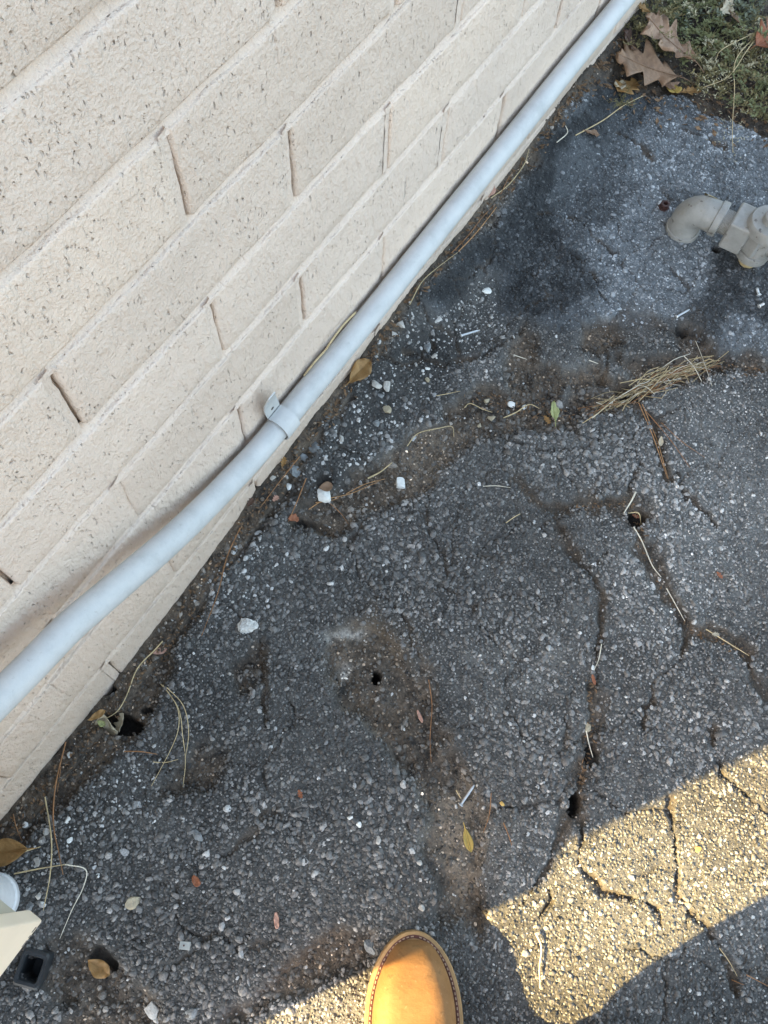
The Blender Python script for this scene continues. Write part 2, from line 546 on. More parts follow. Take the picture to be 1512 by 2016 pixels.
# fine crazing between the big cracks
Xv = X + fbm(X, Y, 18, 91, 4, 0.6) * 0.05; Yv = Y + fbm(X, Y, 18, 92, 4, 0.6) * 0.05
rv = np.random.default_rng(93)
f1 = np.full(X.shape, 9.0, np.float32); f2 = f1.copy()
for cx_, cy_ in zip(rv.uniform(GX0, GX1, 210), rv.uniform(GY0, GY1, 210)):
    d_ = np.hypot(Xv - cx_, Yv - cy_)
    f2 = np.minimum(f2, np.maximum(f1, d_)); f1 = np.minimum(f1, d_)
craze = np.clip(1.3 - (f2 - f1) / 0.0026, 0, 1) * np.clip((vnoise(X, Y, 6.0, 94) - 0.42) * 5, 0, 1)
crack = np.maximum(crack, 0.62 * craze * (1 - soil))

HOLES = [  # px, py, rx, ry (px), depth
    (742, 1331, 9, 12, 0.045), (232, 1425, 36, 20, 0.035), (262, 1432, 22, 14, 0.03), (1132, 1580, 11, 18, 0.030), (1130, 1600, 8, 10, 0.03), (1258, 1020, 20, 15, 0.016),
    (193, 1893, 22, 26, 0.010), (215, 1905, 14, 14, 0.008), (1405, 497, 8, 7, 0.012), (212, 1358, 12, 9, 0.015),
    (285, 1395, 9, 8, 0.012), (1343, 645, 10, 9, 0.01), (640, 950, 16, 12, 0.004),
    (590, 1028, 14, 7, 0.006), (66, 1906, 19, 21, 0.06), (1165, 1490, 14, 24, 0.010), (1240, 772, 18, 14, 0.006),
]
hole = np.zeros_like(X, dtype=np.float32)
hole_amt = np.zeros_like(X, dtype=np.float32)
for i, (hx, hy, rx, ry, dep) in enumerate(HOLES):
    wpx, wpy = (PX0 + wx2 * 0.25, PY0 + wy2 * 0.25) if i == 0 else (PXc, PYc)
    q = np.sqrt(((wpx - hx) / rx) ** 2 + ((wpy - hy) / ry) ** 2)
    a = np.clip((1.12 - q) / 0.24, 0, 1)
    hole = np.maximum(hole, a * dep); hole_amt = np.maximum(hole_amt, a)

tar = pm([(820, 600), (850, 560), (950, 480), (1060, 300), (1130, 175), (1225, 130), (1500, 250), (1700, 260), (1750, 640), (1512, 690), (1430, 690), (1390, 620), (1300, 640), (1240, 650), (1150, 655), (1080, 640), (980, 620), (990, 540), (940, 540), (880, 610), (850, 625)], 4)
tar2 = pm([(1320, 640), (1370, 560), (1420, 500), (1700, 520), (1700, 700), (1512, 715), (1420, 700)], 4)
tar = np.maximum(tar, tar2 * 0.8)
chips = pm([(880, 620), (955, 545), (990, 600), (1000, 640), (940, 680), (820, 690), (760, 640), (800, 625)], 4)
chips2 = pm([(700, 780), (740, 690), (850, 650), (960, 680), (850, 760), (800, 850), (720, 900), (640, 980), (560, 1000), (610, 900)], 6)
chips3 = pm([(380, 1150), (470, 1060), (580, 1080), (540, 1160), (470, 1200), (400, 1240)], 8) + pm([(150, 1560), (330, 1480), (300, 1600), (180, 1700), (60, 1800), (60, 1650)], 8)
sand = blob(905, 1610, 62, 75) * 0.9 + blob(905, 1720, 40, 60) * 0.7 + blob(850, 910, 45, 22) * 0.6 + blob(880, 860, 50, 25) * 0.35 + blob(760, 1270, 50, 28) * 0.25
crust = blob(690, 1235, 26, 14) * 1.5 + blob(655, 1243, 18, 12) * 1.5 + blob(682, 1322, 16, 13) * 1.5 + blob(1075, 1250, 60, 50) * 0.30 + blob(1060, 1320, 60, 40) * 0.2 + blob(955, 1300, 40, 30) * 0.12
rust = blob(735, 1225, 60, 30) * 0.8 + blob(790, 1275, 45, 26) * 0.7 + blob(650, 1330, 18, 30) * 0.5 + blob(620, 1890, 80, 34) * 0.4 + blob(1420, 1140, 26, 18) * 0.5 + blob(720, 1400, 60, 40) * 0.3

und = fbm(X, Y, 4.0, 41, 4)
micro = fbm(X, Y, 190, 43, 3, 0.7)
mid = fbm(X, Y, 45, 44, 4, 0.6)
soil_s = blur(soil, 1)
Z = ramp_w + und * 0.010 + mid * 0.004 * (0.6 + 1.3 * soil_s)
Z = Z - 0.0125 * soil_s * (Y < -0.03) - 0.004 * soil_s * (Y >= -0.03)
Z = Z + micro * 0.0032 * (1 + 0.5 * tar + 0.8 * soil_s)
Z = Z - crack * 0.0075 * (0.35 + 1.0 * vnoise(X, Y, 40, 45)) - hole
# upper tar patch stands a little proud with a soft lip
Z = Z + 0.004 * blur(tar, 3) * (1 - soil_s)
edge = np.minimum(np.minimum(X - GX0, GX1 - X), np.minimum(Y - GY0, 10)) / 0.06
Z = Z * np.clip(edge, 0, 1) + (-0.004) * (1 - np.clip(edge, 0, 1))

# colour of the ground, with extra sun brightness painted into the sunlit patch
def C3(*c): return np.array(c, np.float32)
var = fbm(X, Y, 9, 51, 5, 0.6)
var2 = fbm(X, Y, 38, 52, 4, 0.6)
asp = C3(0.062, 0.060, 0.055)[None, None] * (1 - 0.4 * np.clip(chips2, 0, 1)[..., None]) * (1 + 1.1 * var[..., None] + 0.9 * var2[..., None])
lightm = np.maximum.reduce([pm(p_, 2) * k_ for p_, k_ in (
    ([(1150, 470), (1200, 430), (1300, 330), (1330, 420), (1405, 480), (1390, 560), (1325, 650), (1240, 665), (1150, 655), (1165, 600), (1210, 560), (1170, 520)], 1.0),
    ([(1270, 235), (1400, 240), (1512, 280), (1600, 420), (1500, 400), (1330, 380), (1230, 350), (1240, 290)], 0.85),
    ([(1095, 215), (1150, 165), (1170, 190), (1130, 240), (1100, 250)], 1.0),
    ([(1420, 620), (1512, 640), (1600, 720), (1512, 715), (1440, 690)], 1.0),
    ([(1060, 620), (1180, 690), (1260, 700), (1230, 760), (1130, 740)], 0.6))])
darkm = np.maximum.reduce([pm(p_, 2) * k_ for p_, k_ in (
    ([(825, 600), (850, 560), (950, 480), (1060, 300), (1130, 200), (1215, 130), (1240, 170), (1190, 250), (1110, 300), (1080, 400), (1100, 450), (1010, 540), (960, 530), (890, 600)], 1.0),
    ([(960, 540), (1060, 430), (1150, 500), (1160, 600), (1060, 620), (1000, 620)], 0.75),
    ([(1340, 650), (1405, 490), (1512, 530), (1512, 640), (1420, 640)], 0.55),
    ([(1120, 150), (1300, 190), (1260, 260), (1180, 290)], 0.6))])
rough_ = fbm(X, Y, 120, 53, 4, 0.8)
lightm = blur(lightm, 2); darkm = blur(darkm, 1)
tone = np.clip(0.098 + 0.105 * lightm - 0.080 * darkm + 0.05 * var + 0.08 * var2 + (0.10 + 0.22 * lightm) * rough_, 0.020, 0.40)
tone_map = tone.copy()
tarc = 0.66 * tone[..., None] * C3(0.92, 1.0, 1.05)
col = asp * (1 - tar[..., None]) + tarc * tar[..., None]
grey = np.clip(blob(1420, 900, 150, 200) * 0.8 + blob(1380, 1120, 120, 160) * 0.7 + blob(1250, 1150, 60, 100) * 0.5 + blob(1100, 900, 150, 60) * 0.25 + blob(1330, 1480, 150, 110) * 0.35 + blob(960, 730, 40, 30) * 0.5 + blob(1160, 720, 60, 40) * 0.5 + blob(1280, 1760, 240, 150) * 1.3 + blob(640, 2000, 120, 60) * 1.3, 0, 1) * (1 - soil)  # pale asphalt tone; the sunlit patches also get painted-in sun brightness
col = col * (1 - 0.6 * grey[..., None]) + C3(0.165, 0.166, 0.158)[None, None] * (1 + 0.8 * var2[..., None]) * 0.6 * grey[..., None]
soilc = C3(0.082, 0.063, 0.045)[None, None] * np.clip(1 + 1.2 * var[..., None] + 1.6 * var2[..., None] + 2.2 * rough_[..., None], 0.25, 3)
soilc = soilc * (1 - 0.25 * weedbed[..., None])
s = np.clip(soil_s * 1.0, 0, 1)[..., None]
col = col * (1 - s) + soilc * s
rs = np.clip(rust * (0.6 + 1.2 * var2), 0, 0.85)[..., None]
col = col * (1 - rs) + C3(0.085, 0.058, 0.032) * rs
sd = np.clip(sand * (0.75 + 1.6 * var2 + 0.8 * var), 0, 0.9)[..., None]
col = col * (1 - sd) + C3(0.20, 0.165, 0.125) * sd
cr = np.clip(crust * (0.6 + 2.4 * var2), 0, 0.85)[..., None]
col = col * (1 - cr) + C3(0.36, 0.34, 0.30) * cr
ck = np.clip(crack * 1.1, 0, 1)[..., None]
col = col * (1 - 0.8 * ck) + C3(0.075, 0.056, 0.038) * 0.8 * ck * (1 + 1.4 * var2[..., None])
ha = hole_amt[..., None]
col = col * (1 - ha) + C3(0.022, 0.018, 0.014) * ha  # holes coloured near black
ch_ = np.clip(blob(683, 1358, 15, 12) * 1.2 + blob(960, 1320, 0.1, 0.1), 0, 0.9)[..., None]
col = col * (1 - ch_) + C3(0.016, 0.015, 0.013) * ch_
col = np.clip(col, 0.012, 0.8)

verts = np.stack([X, Y, Z], -1).reshape(-1, 3)
ii = np.arange(NX * NY).reshape(NX, NY)
faces = np.stack([ii[:-1, :-1], ii[1:, :-1], ii[1:, 1:], ii[:-1, 1:]], -1).reshape(-1, 4)
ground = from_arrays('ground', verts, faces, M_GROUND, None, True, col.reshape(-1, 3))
tag(ground, 'cracked weathered asphalt with brown soil in its gullies', 'ground', kind='structure')

def gz(x, y):
    i = int(min(max((x - GX0) / STEP, 0), NX - 2)); j = int(min(max((y - GY0) / STEP, 0), NY - 2))
    fx = (x - GX0) / STEP - i; fy = (y - GY0) / STEP - j
    fx = min(max(fx, 0), 1); fy = min(max(fy, 0), 1)
    return float((Z[i, j] * (1 - fx) + Z[i + 1, j] * fx) * (1 - fy) + (Z[i, j + 1] * (1 - fx) + Z[i + 1, j + 1] * fx) * fy)

def gnd(px, py, dz=0.0):
    """the spot of the uneven ground seen at this place of the photo"""
    z = 0.0
    for _ in range(6):
        p = at(px, py, z)
        z = gz(p.x, p.y)
    p = at(px, py, z)
    return Vector((p.x, p.y, z + dz))

# the ground beyond, one sheet round the detailed part
bm = bmesh.new()
xs = [-60, GX0, GX1, 60]; ys = [-60, GY0, GY1, 60]
vv = [[bm.verts.new((x, y, -0.004)) for y in ys] for x in xs]
for i in range(3):
    for j in range(3):
        if (i, j) != (1, 1):
            bm.faces.new((vv[i][j], vv[i + 1][j], vv[i + 1][j + 1], vv[i][j + 1]))
tag(obj('asphalt', bm, M_FAR), 'plain asphalt reaching away round the wall', 'asphalt', kind='structure')

# ------------------------------------------------------------------ aggregate: the small stones bonded in the asphalt
def ico(sub):
    b = bmesh.new()
    bmesh.ops.create_icosphere(b, subdivisions=sub, radius=1.0)
    b.verts.ensure_lookup_table()
    v = np.array([x.co[:] for x in b.verts]); f = np.array([[q.index for q in x.verts] for x in b.faces])
    b.free()
    return v, f

def cut_low(v, f, zmin):
    keep = (v[f][:, :, 2] > zmin).all(1) if zmin is not None else np.ones(len(f), bool)
    f = f[keep]
    used = np.unique(f); mp = -np.ones(len(v), int); mp[used] = np.arange(len(used))
    return v[used], mp[f]

ICO1 = cut_low(*ico(2), -0.45)     # 42-vertex ball without its buried underside
ICO0 = cut_low(*ico(1), -0.6)
SOILF = soil_s; TARF = tar

def sample(A, x, y):
    i = np.clip(((x - GX0) / STEP).astype(int), 0, NX - 1); j = np.clip(((y - GY0) / STEP).astype(int), 0, NY - 1)
    return A[i, j]

def in_view(x, y, pad=45):
    px, py = project(x, y, np.zeros_like(x))
    return (px > -pad) & (px < 1512 + pad) & (py > -pad) & (py < 2016 + pad) & (y < -0.004)

def scatter(spacing, seed):
    r = np.random.default_rng(seed)
    dx = spacing; dy = spacing * 0.866
    ny = int((GY1 - GY0) / dy); nx = int((GX1 - GX0) / dx)
    a, b = np.meshgrid(np.arange(nx), np.arange(ny), indexing='ij')
    x = GX0 + (a + 0.5 * (b % 2)) * dx + r.normal(0, spacing * 0.22, a.shape)
    y = GY0 + b * dy + r.normal(0, spacing * 0.22, a.shape)
    x = x.ravel(); y = y.ravel()
    k = in_view(x, y)
    return x[k], y[k], r

def build_stones(name, x, y, rad, flat, sink, colr, base, r, smooth_share):
    n = len(x)
    bv, bf = base
    k = len(bv)
    V = np.repeat(bv[None], n, 0)
    # crush: random squash along two random directions, then a random turn and lean
    for _ in range(4):
        d = r.normal(size=(n, 3)); d /= np.linalg.norm(d, axis=1)[:, None]
        lim = r.uniform(0.42, 0.86, n)
        dot = (V * d[:, None]).sum(2)
        over = np.maximum(dot - lim[:, None], 0)
        V = V - over[..., None] * d[:, None] * 0.92
    V = V * (1 + r.normal(0, 0.05, (n, k, 1)))
    el = r.uniform(0.78, 1.28, n)
    V[:, :, 0] *= el[:, None]; V[:, :, 1] /= el[:, None]
    V[:, :, 2] *= flat[:, None]
    ang = r.uniform(0, 2 * np.pi, n); c, s_ = np.cos(ang)[:, None], np.sin(ang)[:, None]
    vx = V[:, :, 0] * c - V[:, :, 1] * s_; vy = V[:, :, 0] * s_ + V[:, :, 1] * c
    tx = r.normal(0, 0.18, n)[:, None]; ty = r.normal(0, 0.18, n)[:, None]
    vz = V[:, :, 2] + vx * tx + vy * ty
    P = np.stack([vx, vy, vz], -1) * rad[:, None, None]
    z = sample(Z, x, y) - sink * rad
    P += np.stack([x, y, z], -1)[:, None]
    Fc = (bf[None] + (np.arange(n) * k)[:, None, None]).reshape(-1, 3)
    cc = np.repeat(colr, k, 0)
    sm = np.repeat(r.random(n) < smooth_share, len(bf))
    o = from_arrays(name, P.reshape(-1, 3), Fc, M_STONE, None, sm, cc)
    print(name, n, 'stones', len(Fc), 'tris')
    return tag(o, None, None, None, 'stuff')

# coarse aggregate
x, y, r = scatter(0.0050, 101)
S, Tq, Ck, Hq = sample(SOILF, x, y), sample(TARF, x, y), sample(crack, x, y), sample(hole_amt, x, y)
ch = np.clip(sample(chips + 0.75 * chips2 + 0.6 * np.clip(chips3, 0, 1), x, y), 0, 1)
patch = vnoise(x, y, 16, 77)
prob = (0.97 - 0.62 * S * (1 - 0.3 * patch)) * (1 - 0.05 * Tq) * (1 - 0.85 * np.clip(Ck * 1.4, 0, 1)) * (Hq < 0.2)
c2_ = np.clip(sample(chips2, x, y), 0, 1)
prob = prob * (1 - 0.45 * c2_)
prob = np.where(sample(weedbed, x, y) > 0.5, 0.05, prob)
k = r.random(len(x)) < prob
x, y, S, Tq, ch, patch = x[k], y[k], S[k], Tq[k], ch[k], patch[k]
n = len(x)
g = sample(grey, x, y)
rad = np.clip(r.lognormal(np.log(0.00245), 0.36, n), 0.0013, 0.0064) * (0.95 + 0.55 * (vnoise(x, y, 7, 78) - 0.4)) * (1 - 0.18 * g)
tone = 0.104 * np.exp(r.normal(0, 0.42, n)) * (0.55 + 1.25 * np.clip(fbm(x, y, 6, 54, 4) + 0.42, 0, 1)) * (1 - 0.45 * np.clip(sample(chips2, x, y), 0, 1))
tone = tone * (1 + 1.1 * g)  # stones lightened by the same mask, painted sun brightness included
colr = tone[:, None] * np.array([1.06, 1.0, 0.92])[None]
br = S[:, None] * 0.75
colr = colr * (1 - br) + tone[:, None] * np.array([1.05, 0.90, 0.72])[None] * br
lt = r.random(n)
pale = (lt < (0.012 + 0.40 * ch) * (1 - 0.7 * Tq))
pc = np.stack([r.uniform(0.16, 0.52, n)] * 3, 1) * np.array([1.0, 0.98, 0.93])
colr[pale] = pc[pale]
tc = sample(tone_map, x, y) * 1.35
colr = np.where((Tq > 0.5)[:, None], tc[:, None] * np.array([0.96, 1.0, 1.02]) * np.exp(r.normal(0.0, 0.26, n))[:, None], colr)
flat = r.uniform(0.55, 0.95, n) * (1 - 0.50 * Tq)
sink = 0.14 + 0.24 * r.random(n) + 0.10 * g
big = rad > 0.0031
for nm_, k_, base_ in (('coarse_aggregate', big, ICO1), ('medium_aggregate', ~big, ICO0)):
    build_stones(nm_, x[k_], y[k_], rad[k_], flat[k_], sink[k_], colr[k_], base_, r, 0.4)

# fine chippings between them
x, y, r = scatter(0.0046, 202)
S, Tq, Ck, Hq = sample(SOILF, x, y), sample(TARF, x, y), sample(crack, x, y), sample(hole_amt, x, y)
ch = np.clip(sample(chips + 0.75 * chips2 + 0.6 * np.clip(chips3, 0, 1), x, y), 0, 1)
prob = 0.85 * (1 - 0.45 * Tq) * (Hq < 0.3) * (1 - 0.3 * S)
prob = np.where(sample(weedbed, x, y) > 0.5, 0.2, prob)
k = r.random(len(x)) < prob
x, y, S, Tq, ch, Ck = x[k], y[k], S[k], Tq[k], ch[k], Ck[k]
n = len(x)
rad = np.clip(r.lognormal(np.log(0.0015), 0.35, n), 0.0008, 0.0034)
bc = np.stack([sample(col[..., q], x, y) for q in range(3)], 1)
colr = bc * np.exp(r.normal(0.12, 1.0, n) * (0.55 - 0.27 * Tq + 0.25 * S))[:, None]
pale = r.random(n) < (0.014 + 0.28 * ch) * (1 - 0.75 * Tq)
pc = np.stack([r.uniform(0.15, 0.55, n)] * 3, 1) * np.array([1.0, 0.97, 0.90])
colr[pale] = pc[pale]
build_stones('fine_grit', x, y, rad, r.uniform(0.55, 0.95, n), -0.15 + 0.0 * x, colr, ICO0, r, 0.15)

# ------------------------------------------------------------------ the painted brick wall
PITCH, COURSE, JOINT = 0.3085, 0.1016, 0.0105
WX0, WX1, WTOP = -0.76, 4.2, 2.85
wall = thing('brick_wall', 'cream painted brick wall with pitted faces and recessed joints', 'wall', (0, 0, 0))

def brick_mesh(seed, w):
    """a brick with a worn rounded arris and a slightly uneven face, origin at its lower left front corner"""
    r = np.random.default_rng(seed)
    h = COURSE - JOINT; d = 0.085
    b = bmesh.new()
    nu, nv = 20, 7
    rr = 0.0035
    us = [0, rr * 0.35, rr] + list(np.linspace(rr, w - rr, nu)[1:-1]) + [w - rr, w - rr * 0.35, w]
    vs = [0, rr * 0.35, rr] + list(np.linspace(rr, h - rr, nv)[1:-1]) + [h - rr, h - rr * 0.35, h]
    wob = lambda n, a: np.convolve(r.normal(0, a, n + 4), np.ones(3) / 3, 'same')[2:-2]
    eb, et = wob(len(us), 0.0013), wob(len(us), 0.0013)
    el, er = wob(len(vs), 0.0010), wob(len(vs), 0.0010)
    face = wob(len(us), 0.0006)
    G = []
    for i, u in enumerate(us):
        rowv = []
        for j, v in enumerate(vs):
            du = min(u, w - u); dv = min(v, h - v)
            dd = lambda q: rr - math.sqrt(max(rr * rr - (rr - min(q, rr)) ** 2, 0))
            y = dd(du) + dd(dv) * (0.35 if v > h / 2 else 0.8)
            fu = u / w; fv = v / h
            x_ = u + el[j] * (1 - fu) ** 3 - er[j] * fu ** 3
            z_ = v + eb[i] * (1 - fv) ** 3 - et[i] * fv ** 3
            rowv.append(b.verts.new((x_, min(y, 0.007) + face[i] * 0.6 + r.normal(0, 0.00025), z_)))
        G.append(rowv)
    for i in range(len(us) - 1):
        for j in range(len(vs) - 1):
            b.faces.new((G[i][j], G[i + 1][j], G[i + 1][j + 1], G[i][j + 1]))
    # sides running back into the mortar
    ring = [G[i][0] for i in range(len(us))] + [G[-1][j] for j in range(1, len(vs))] + [G[i][-1] for i in range(len(us) - 2, -1, -1)] + [G[0][j] for j in range(len(vs) - 2, 0, -1)]
    back = [b.verts.new((v.co.x, d, v.co.z)) for v in ring]
    for q in range(len(ring)):
        q2 = (q + 1) % len(ring)
        b.faces.new((ring[q2], ring[q], back[q], back[q2]))
    b.faces.new(back)
    me = bpy.data.meshes.new('brick')
    bmesh.ops.recalc_face_normals(b, faces=b.faces)
    b.to_mesh(me); b.free()
    me.polygons.foreach_set('use_smooth', [True] * len(me.polygons))
    me.materials.append(M_BRICK)
    return me

FULL = [brick_mesh(500 + i, PITCH - JOINT) for i in range(7)]
heads = []
NROW = 15
for row in range(-1, NROW):
    z0 = 0.063 + row * COURSE + JOINT / 2
    off = 0.333 if row % 2 else 0.160      # right edge of one head joint of the course
    x = off - PITCH * 5
    while x < WX1:
        jx = random.uniform(-0.002, 0.002)
        x0, x1 = x + jx, x + PITCH - JOINT + jx
        if x1 > WX0 + 0.03:
            if x0 < WX0:
                me = brick_mesh(900 + row, x1 - WX0); x0 = WX0
            else:
                me = FULL[random.randrange(7)]
            o = obj_mesh('brick', me, None, wall)
            o.location = (x0, random.uniform(-0.0012, 0.0012), z0 + random.uniform(-0.0008, 0.0008))
            heads.append((x1, z0))
        x += PITCH

# mortar: a slab set back behind the faces, and head joints that are flush on one side
bm = bmesh.new()
def mgrid(bm, xa, xb, za, zb, y, nx, nz, amp, seed):
    r = np.random.default_rng(seed)
    g = [[bm.verts.new((xa + (xb - xa) * i / nx, y + r.normal(0, amp), za + (zb - za) * j / nz)) for j in range(nz + 1)] for i in range(nx + 1)]
    for i in range(nx):
        for j in range(nz):
            bm.faces.new((g[i][j], g[i + 1][j], g[i + 1][j + 1], g[i][j + 1]))
# bed joints: concave strips
for row in range(-1, NROW + 1):
    zc = 0.063 + row * COURSE
    nx = 300
    r = np.random.default_rng(row + 40)
    xs_ = np.linspace(WX0 + 0.002, WX1, nx)
    prof = [(-0.0088, 0.0006), (-0.0060, 0.0010), (-0.0038, 0.0040), (0.0, 0.0056), (0.0040, 0.0062), (0.0088, 0.0064)]
    dep = np.convolve(r.normal(0, 0.0016, nx + 6), np.ones(4) / 4, 'same')[3:-3] + 0.9 * np.convolve(r.normal(0, 0.002, nx + 60), np.ones(25) / 25, 'same')[30:-30]
    g = []
    for i, x in enumerate(xs_):
        g.append([bm.verts.new((x, max(0.0006, yy + dep[i] + r.normal(0, 0.0003)), zc + dz + r.normal(0, 0.0003))) for dz, yy in prof])
    for i in range(nx - 1):
        for j in range(len(prof) - 1):
            bm.faces.new((g[i][j], g[i + 1][j], g[i + 1][j + 1], g[i][j + 1]))
# head joints: slanting from flush at the left brick to deep at the right brick
for hx, hz in heads:
    r = random.Random(int(hx * 1000) + int(hz * 777))
    n = 10
    deep = r.choice([0.008, 0.011, 0.012]) if (hx < 0.55 and not (0.10 < hx < 0.20 and hz < 0.36)) else r.choice([0.0016, 0.0025, 0.004, 0.006])
    g = []
    for i in range(n + 1):
        z = hz - 0.003 + (COURSE - JOINT + 0.006) * i / n
        g.append([bm.verts.new((hx + a, y + r.gauss(0, 0.0004), z)) for a, y in ((-0.003, 0.0005), (0.0022, 0.0009), (JOINT * (0.76 + r.uniform(-.08, .05)), 0.0014 + 0.12 * deep), (JOINT * (0.88 + r.uniform(-.06, .04)), deep), (JOINT + 0.003, deep + 0.001))])
    for i in range(n):
        for j in range(4):
            bm.faces.new((g[i][j], g[i][j + 1], g[i + 1][j + 1], g[i + 1][j]))
bmesh.ops.recalc_face_normals(bm, faces=bm.faces)
o = obj('mortar', bm, M_MORTAR, wall, True)
# core of the wall behind, running up to the coping, and its return at the corner
bm = bmesh.new()
add_box(bm, (WX0 + 0.001, 0.0145, -0.25), (WX1, 0.22, WTOP))
obj('wall_core', bm, M_MORTAR, wall)
bm = bmesh.new()
ztop = 0.063 + NROW * COURSE
add_box(bm, (WX0, 0.0, ztop + 0.0085), (WX1, 0.0140, WTOP))
obj('upper_render', bm, M_BRICK, wall)
bm = bmesh.new()
add_box(bm, (WX0, 0.2205, -0.2), (WX0 + 0.22, 4.0, WTOP))
obj('side_wall', bm, M_BRICK, wall)

# ------------------------------------------------------------------ conduit along the foot of the wall
m, nt, p = new_mat('galvanised_paint')
v = coords(nt)
n1 = noise(nt, v, 26.0, 6, 0.7)
c = ramp(nt, n1, [(0.25, (0.37, 0.375, 0.36)), (0.5, (0.47, 0.475, 0.46)), (0.75, (0.53, 0.525, 0.50))])
sp = noise(nt, v, 160.0, 4, 0.7)
c = mixc(nt, ramp(nt, sp, [(0.63, (0, 0, 0)), (0.76, (0.6, 0.6, 0.6))]), c, (0.30, 0.29, 0.27))
st = noise(nt, v, 5.0, 6, 0.8)
c = mixc(nt, ramp(nt, st, [(0.64, (0, 0, 0)), (0.74, (0.55, 0.55, 0.55))]), c, (0.52, 0.44, 0.30))
nt.links.new(c, p.inputs['Base Color'])
p.inputs['Roughness'].default_value = 0.55
p.inputs['Specular IOR Level'].default_value = 0.4
nt.links.new(bump(nt, noise(nt, v, 240.0, 3), 0.25, 0.001), p.inputs['Normal'])
M_PIPE = m
PR = 0.0158
path = []
for q, yy in (((-170, 1540), 0.047), ((44, 1329), 0.044), ((134, 1237), 0.042), ((201, 1179), 0.040), ((260, 1129), 0.037), ((325, 1073), 0.033), ((390, 1012), 0.028), ((450, 951), 0.023), ((512, 884), 0.0205),
              ((580, 801), 0.0198), ((716, 636), 0.0198), ((860, 455), 0.0198), ((1030, 244), 0.0198), ((1135, 113), 0.0198)):
    path.append(on_wall(q[0], q[1], -yy))
dirv = (path[-1] - path[-2]); dirv = Vector((1, 0, 0))
e = path[-1]
path += [e + dirv * 0.3, e + dirv * 0.9, e + dirv * 2.0]
path = [path[0] + Vector((-0.22, 0, 0.10)), path[0] + Vector((-0.09, 0, 0.045))] + path
cp = catmull(path, 7)
bm = bmesh.new()
add_tube(bm, cp, PR, 28)
pipe = obj('conduit_pipe', bm, M_PIPE, None, True)
tag(pipe, 'long pale grey conduit pipe running along the foot of the cream wall', 'pipe')

# strap that holds it
best = min(range(len(cp)), key=lambda i: (cp[i] - on_wall(560, 828, -0.0198)).length)
pc = cp[best]; tdir = (cp[best + 1] - cp[best - 1]).normalized()
strap = thing('pipe_strap', 'one-hole metal strap curved over the pale conduit', 'strap', pc)
up = Vector((0, 0, 1)); out = Vector((0, -1, 0))
up = (up - tdir * up.dot(tdir)).normalized(); out = (out - tdir * out.dot(tdir) - up * out.dot(up)).normalized()
prof = []
R = PR + 0.0032
for a in np.linspace(math.radians(-70), math.radians(122), 20):
    prof.append(out * math.cos(a) * R + up * math.sin(a) * R)
e = prof[-1]
# the tab sweeps up onto the wall and stands a little off it
for q_, y_ in (((543, 818), -0.008), ((535, 803), -0.009), ((531, 790), -0.013), ((535, 779), -0.022)):
    prof.append(on_wall(q_[0], q_[1], y_) - pc)
prof = catmull(prof, 2)
def strip(prof, hw, th):
    bm = bmesh.new()
    n = len(prof); rows = []
    for i in range(n):
        t = (prof[min(i + 1, n - 1)] - prof[max(i - 1, 0)]).normalized()
        nr = t.cross(tdir).normalized()
        taper = 1.0 if i < n - 4 else (1.0 - 0.12 * (i - (n - 4)) ** 1.3)
        rows.append([bm.verts.new(prof[i] + tdir * hw * taper * sx + nr * th * sy) for sx, sy in ((-1, -.5), (1, -.5), (1, .5), (-1, .5))])
    for i in range(n - 1):
        for k in range(4):
            bm.faces.new((rows[i][k], rows[i][(k + 1) % 4], rows[i + 1][(k + 1) % 4], rows[i + 1][k]))
    bm.faces.new(rows[0][::-1]); bm.faces.new(rows[-1])
    bmesh.ops.recalc_face_normals(bm, faces=bm.faces)
    return bm
o = obj('band', strip(prof, 0.0125, 0.0016), M_PIPE, strap, True)
bm = bmesh.new()
b0 = prof[-5]
nrm = ((prof[-4] - prof[-6]).normalized()).cross(tdir)
if nrm.y > 0: nrm = -nrm
add_lathe(bm, b0 + nrm * 0.0010, nrm, [(0, 0.0026), (0.0004, 0.0026)], 14)
obj('screw_hole', bm, simple('strap_hole_dark', (0.07, 0.065, 0.06), 0.8), strap)

# ------------------------------------------------------------------ beige utility box on the wall, its drop pipe, and the square tube end
M_BOX = simple('beige_enamel', (0.80, 0.69, 0.53), 0.45, 0.05, 18.0, 0.4, 0.05, 0.001)
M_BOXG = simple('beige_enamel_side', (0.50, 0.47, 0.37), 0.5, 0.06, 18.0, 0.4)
M_PVC = simple('grey_plastic_pipe', (0.55, 0.56, 0.56), 0.45, 0.12, 60.0, 0.4)
bx0, bx1, by, bz0, bz1 = -0.583, -0.2268, -0.150, 0.128, 0.50
box = thing('utility_box', 'beige metal utility box on the wall, lower corner in view', 'utility box', ((bx0 + bx1) / 2, by / 2, bz0))
def local(bm, o):
    for v in bm.verts: v.co = v.co - o.location
    return bm
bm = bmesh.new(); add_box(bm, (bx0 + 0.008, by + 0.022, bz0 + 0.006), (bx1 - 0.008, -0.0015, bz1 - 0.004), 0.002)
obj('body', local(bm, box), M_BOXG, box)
bm = bmesh.new()
add_box(bm, (bx0, by, bz0), (bx1, by + 0.0198, bz1), 0.0022)
obj('cover', local(bm, box), M_BOX, box)
bm = bmesh.new(); add_lathe(bm, (bx0 + 0.03, by + 0.001, bz0 + 0.05), (0, -1, 0), [(0, 0.006), (0.004, 0.006), (0.005, 0.004)], 14)
obj('screw', local(bm, box), M_BOXG, box)
bm = bmesh.new()
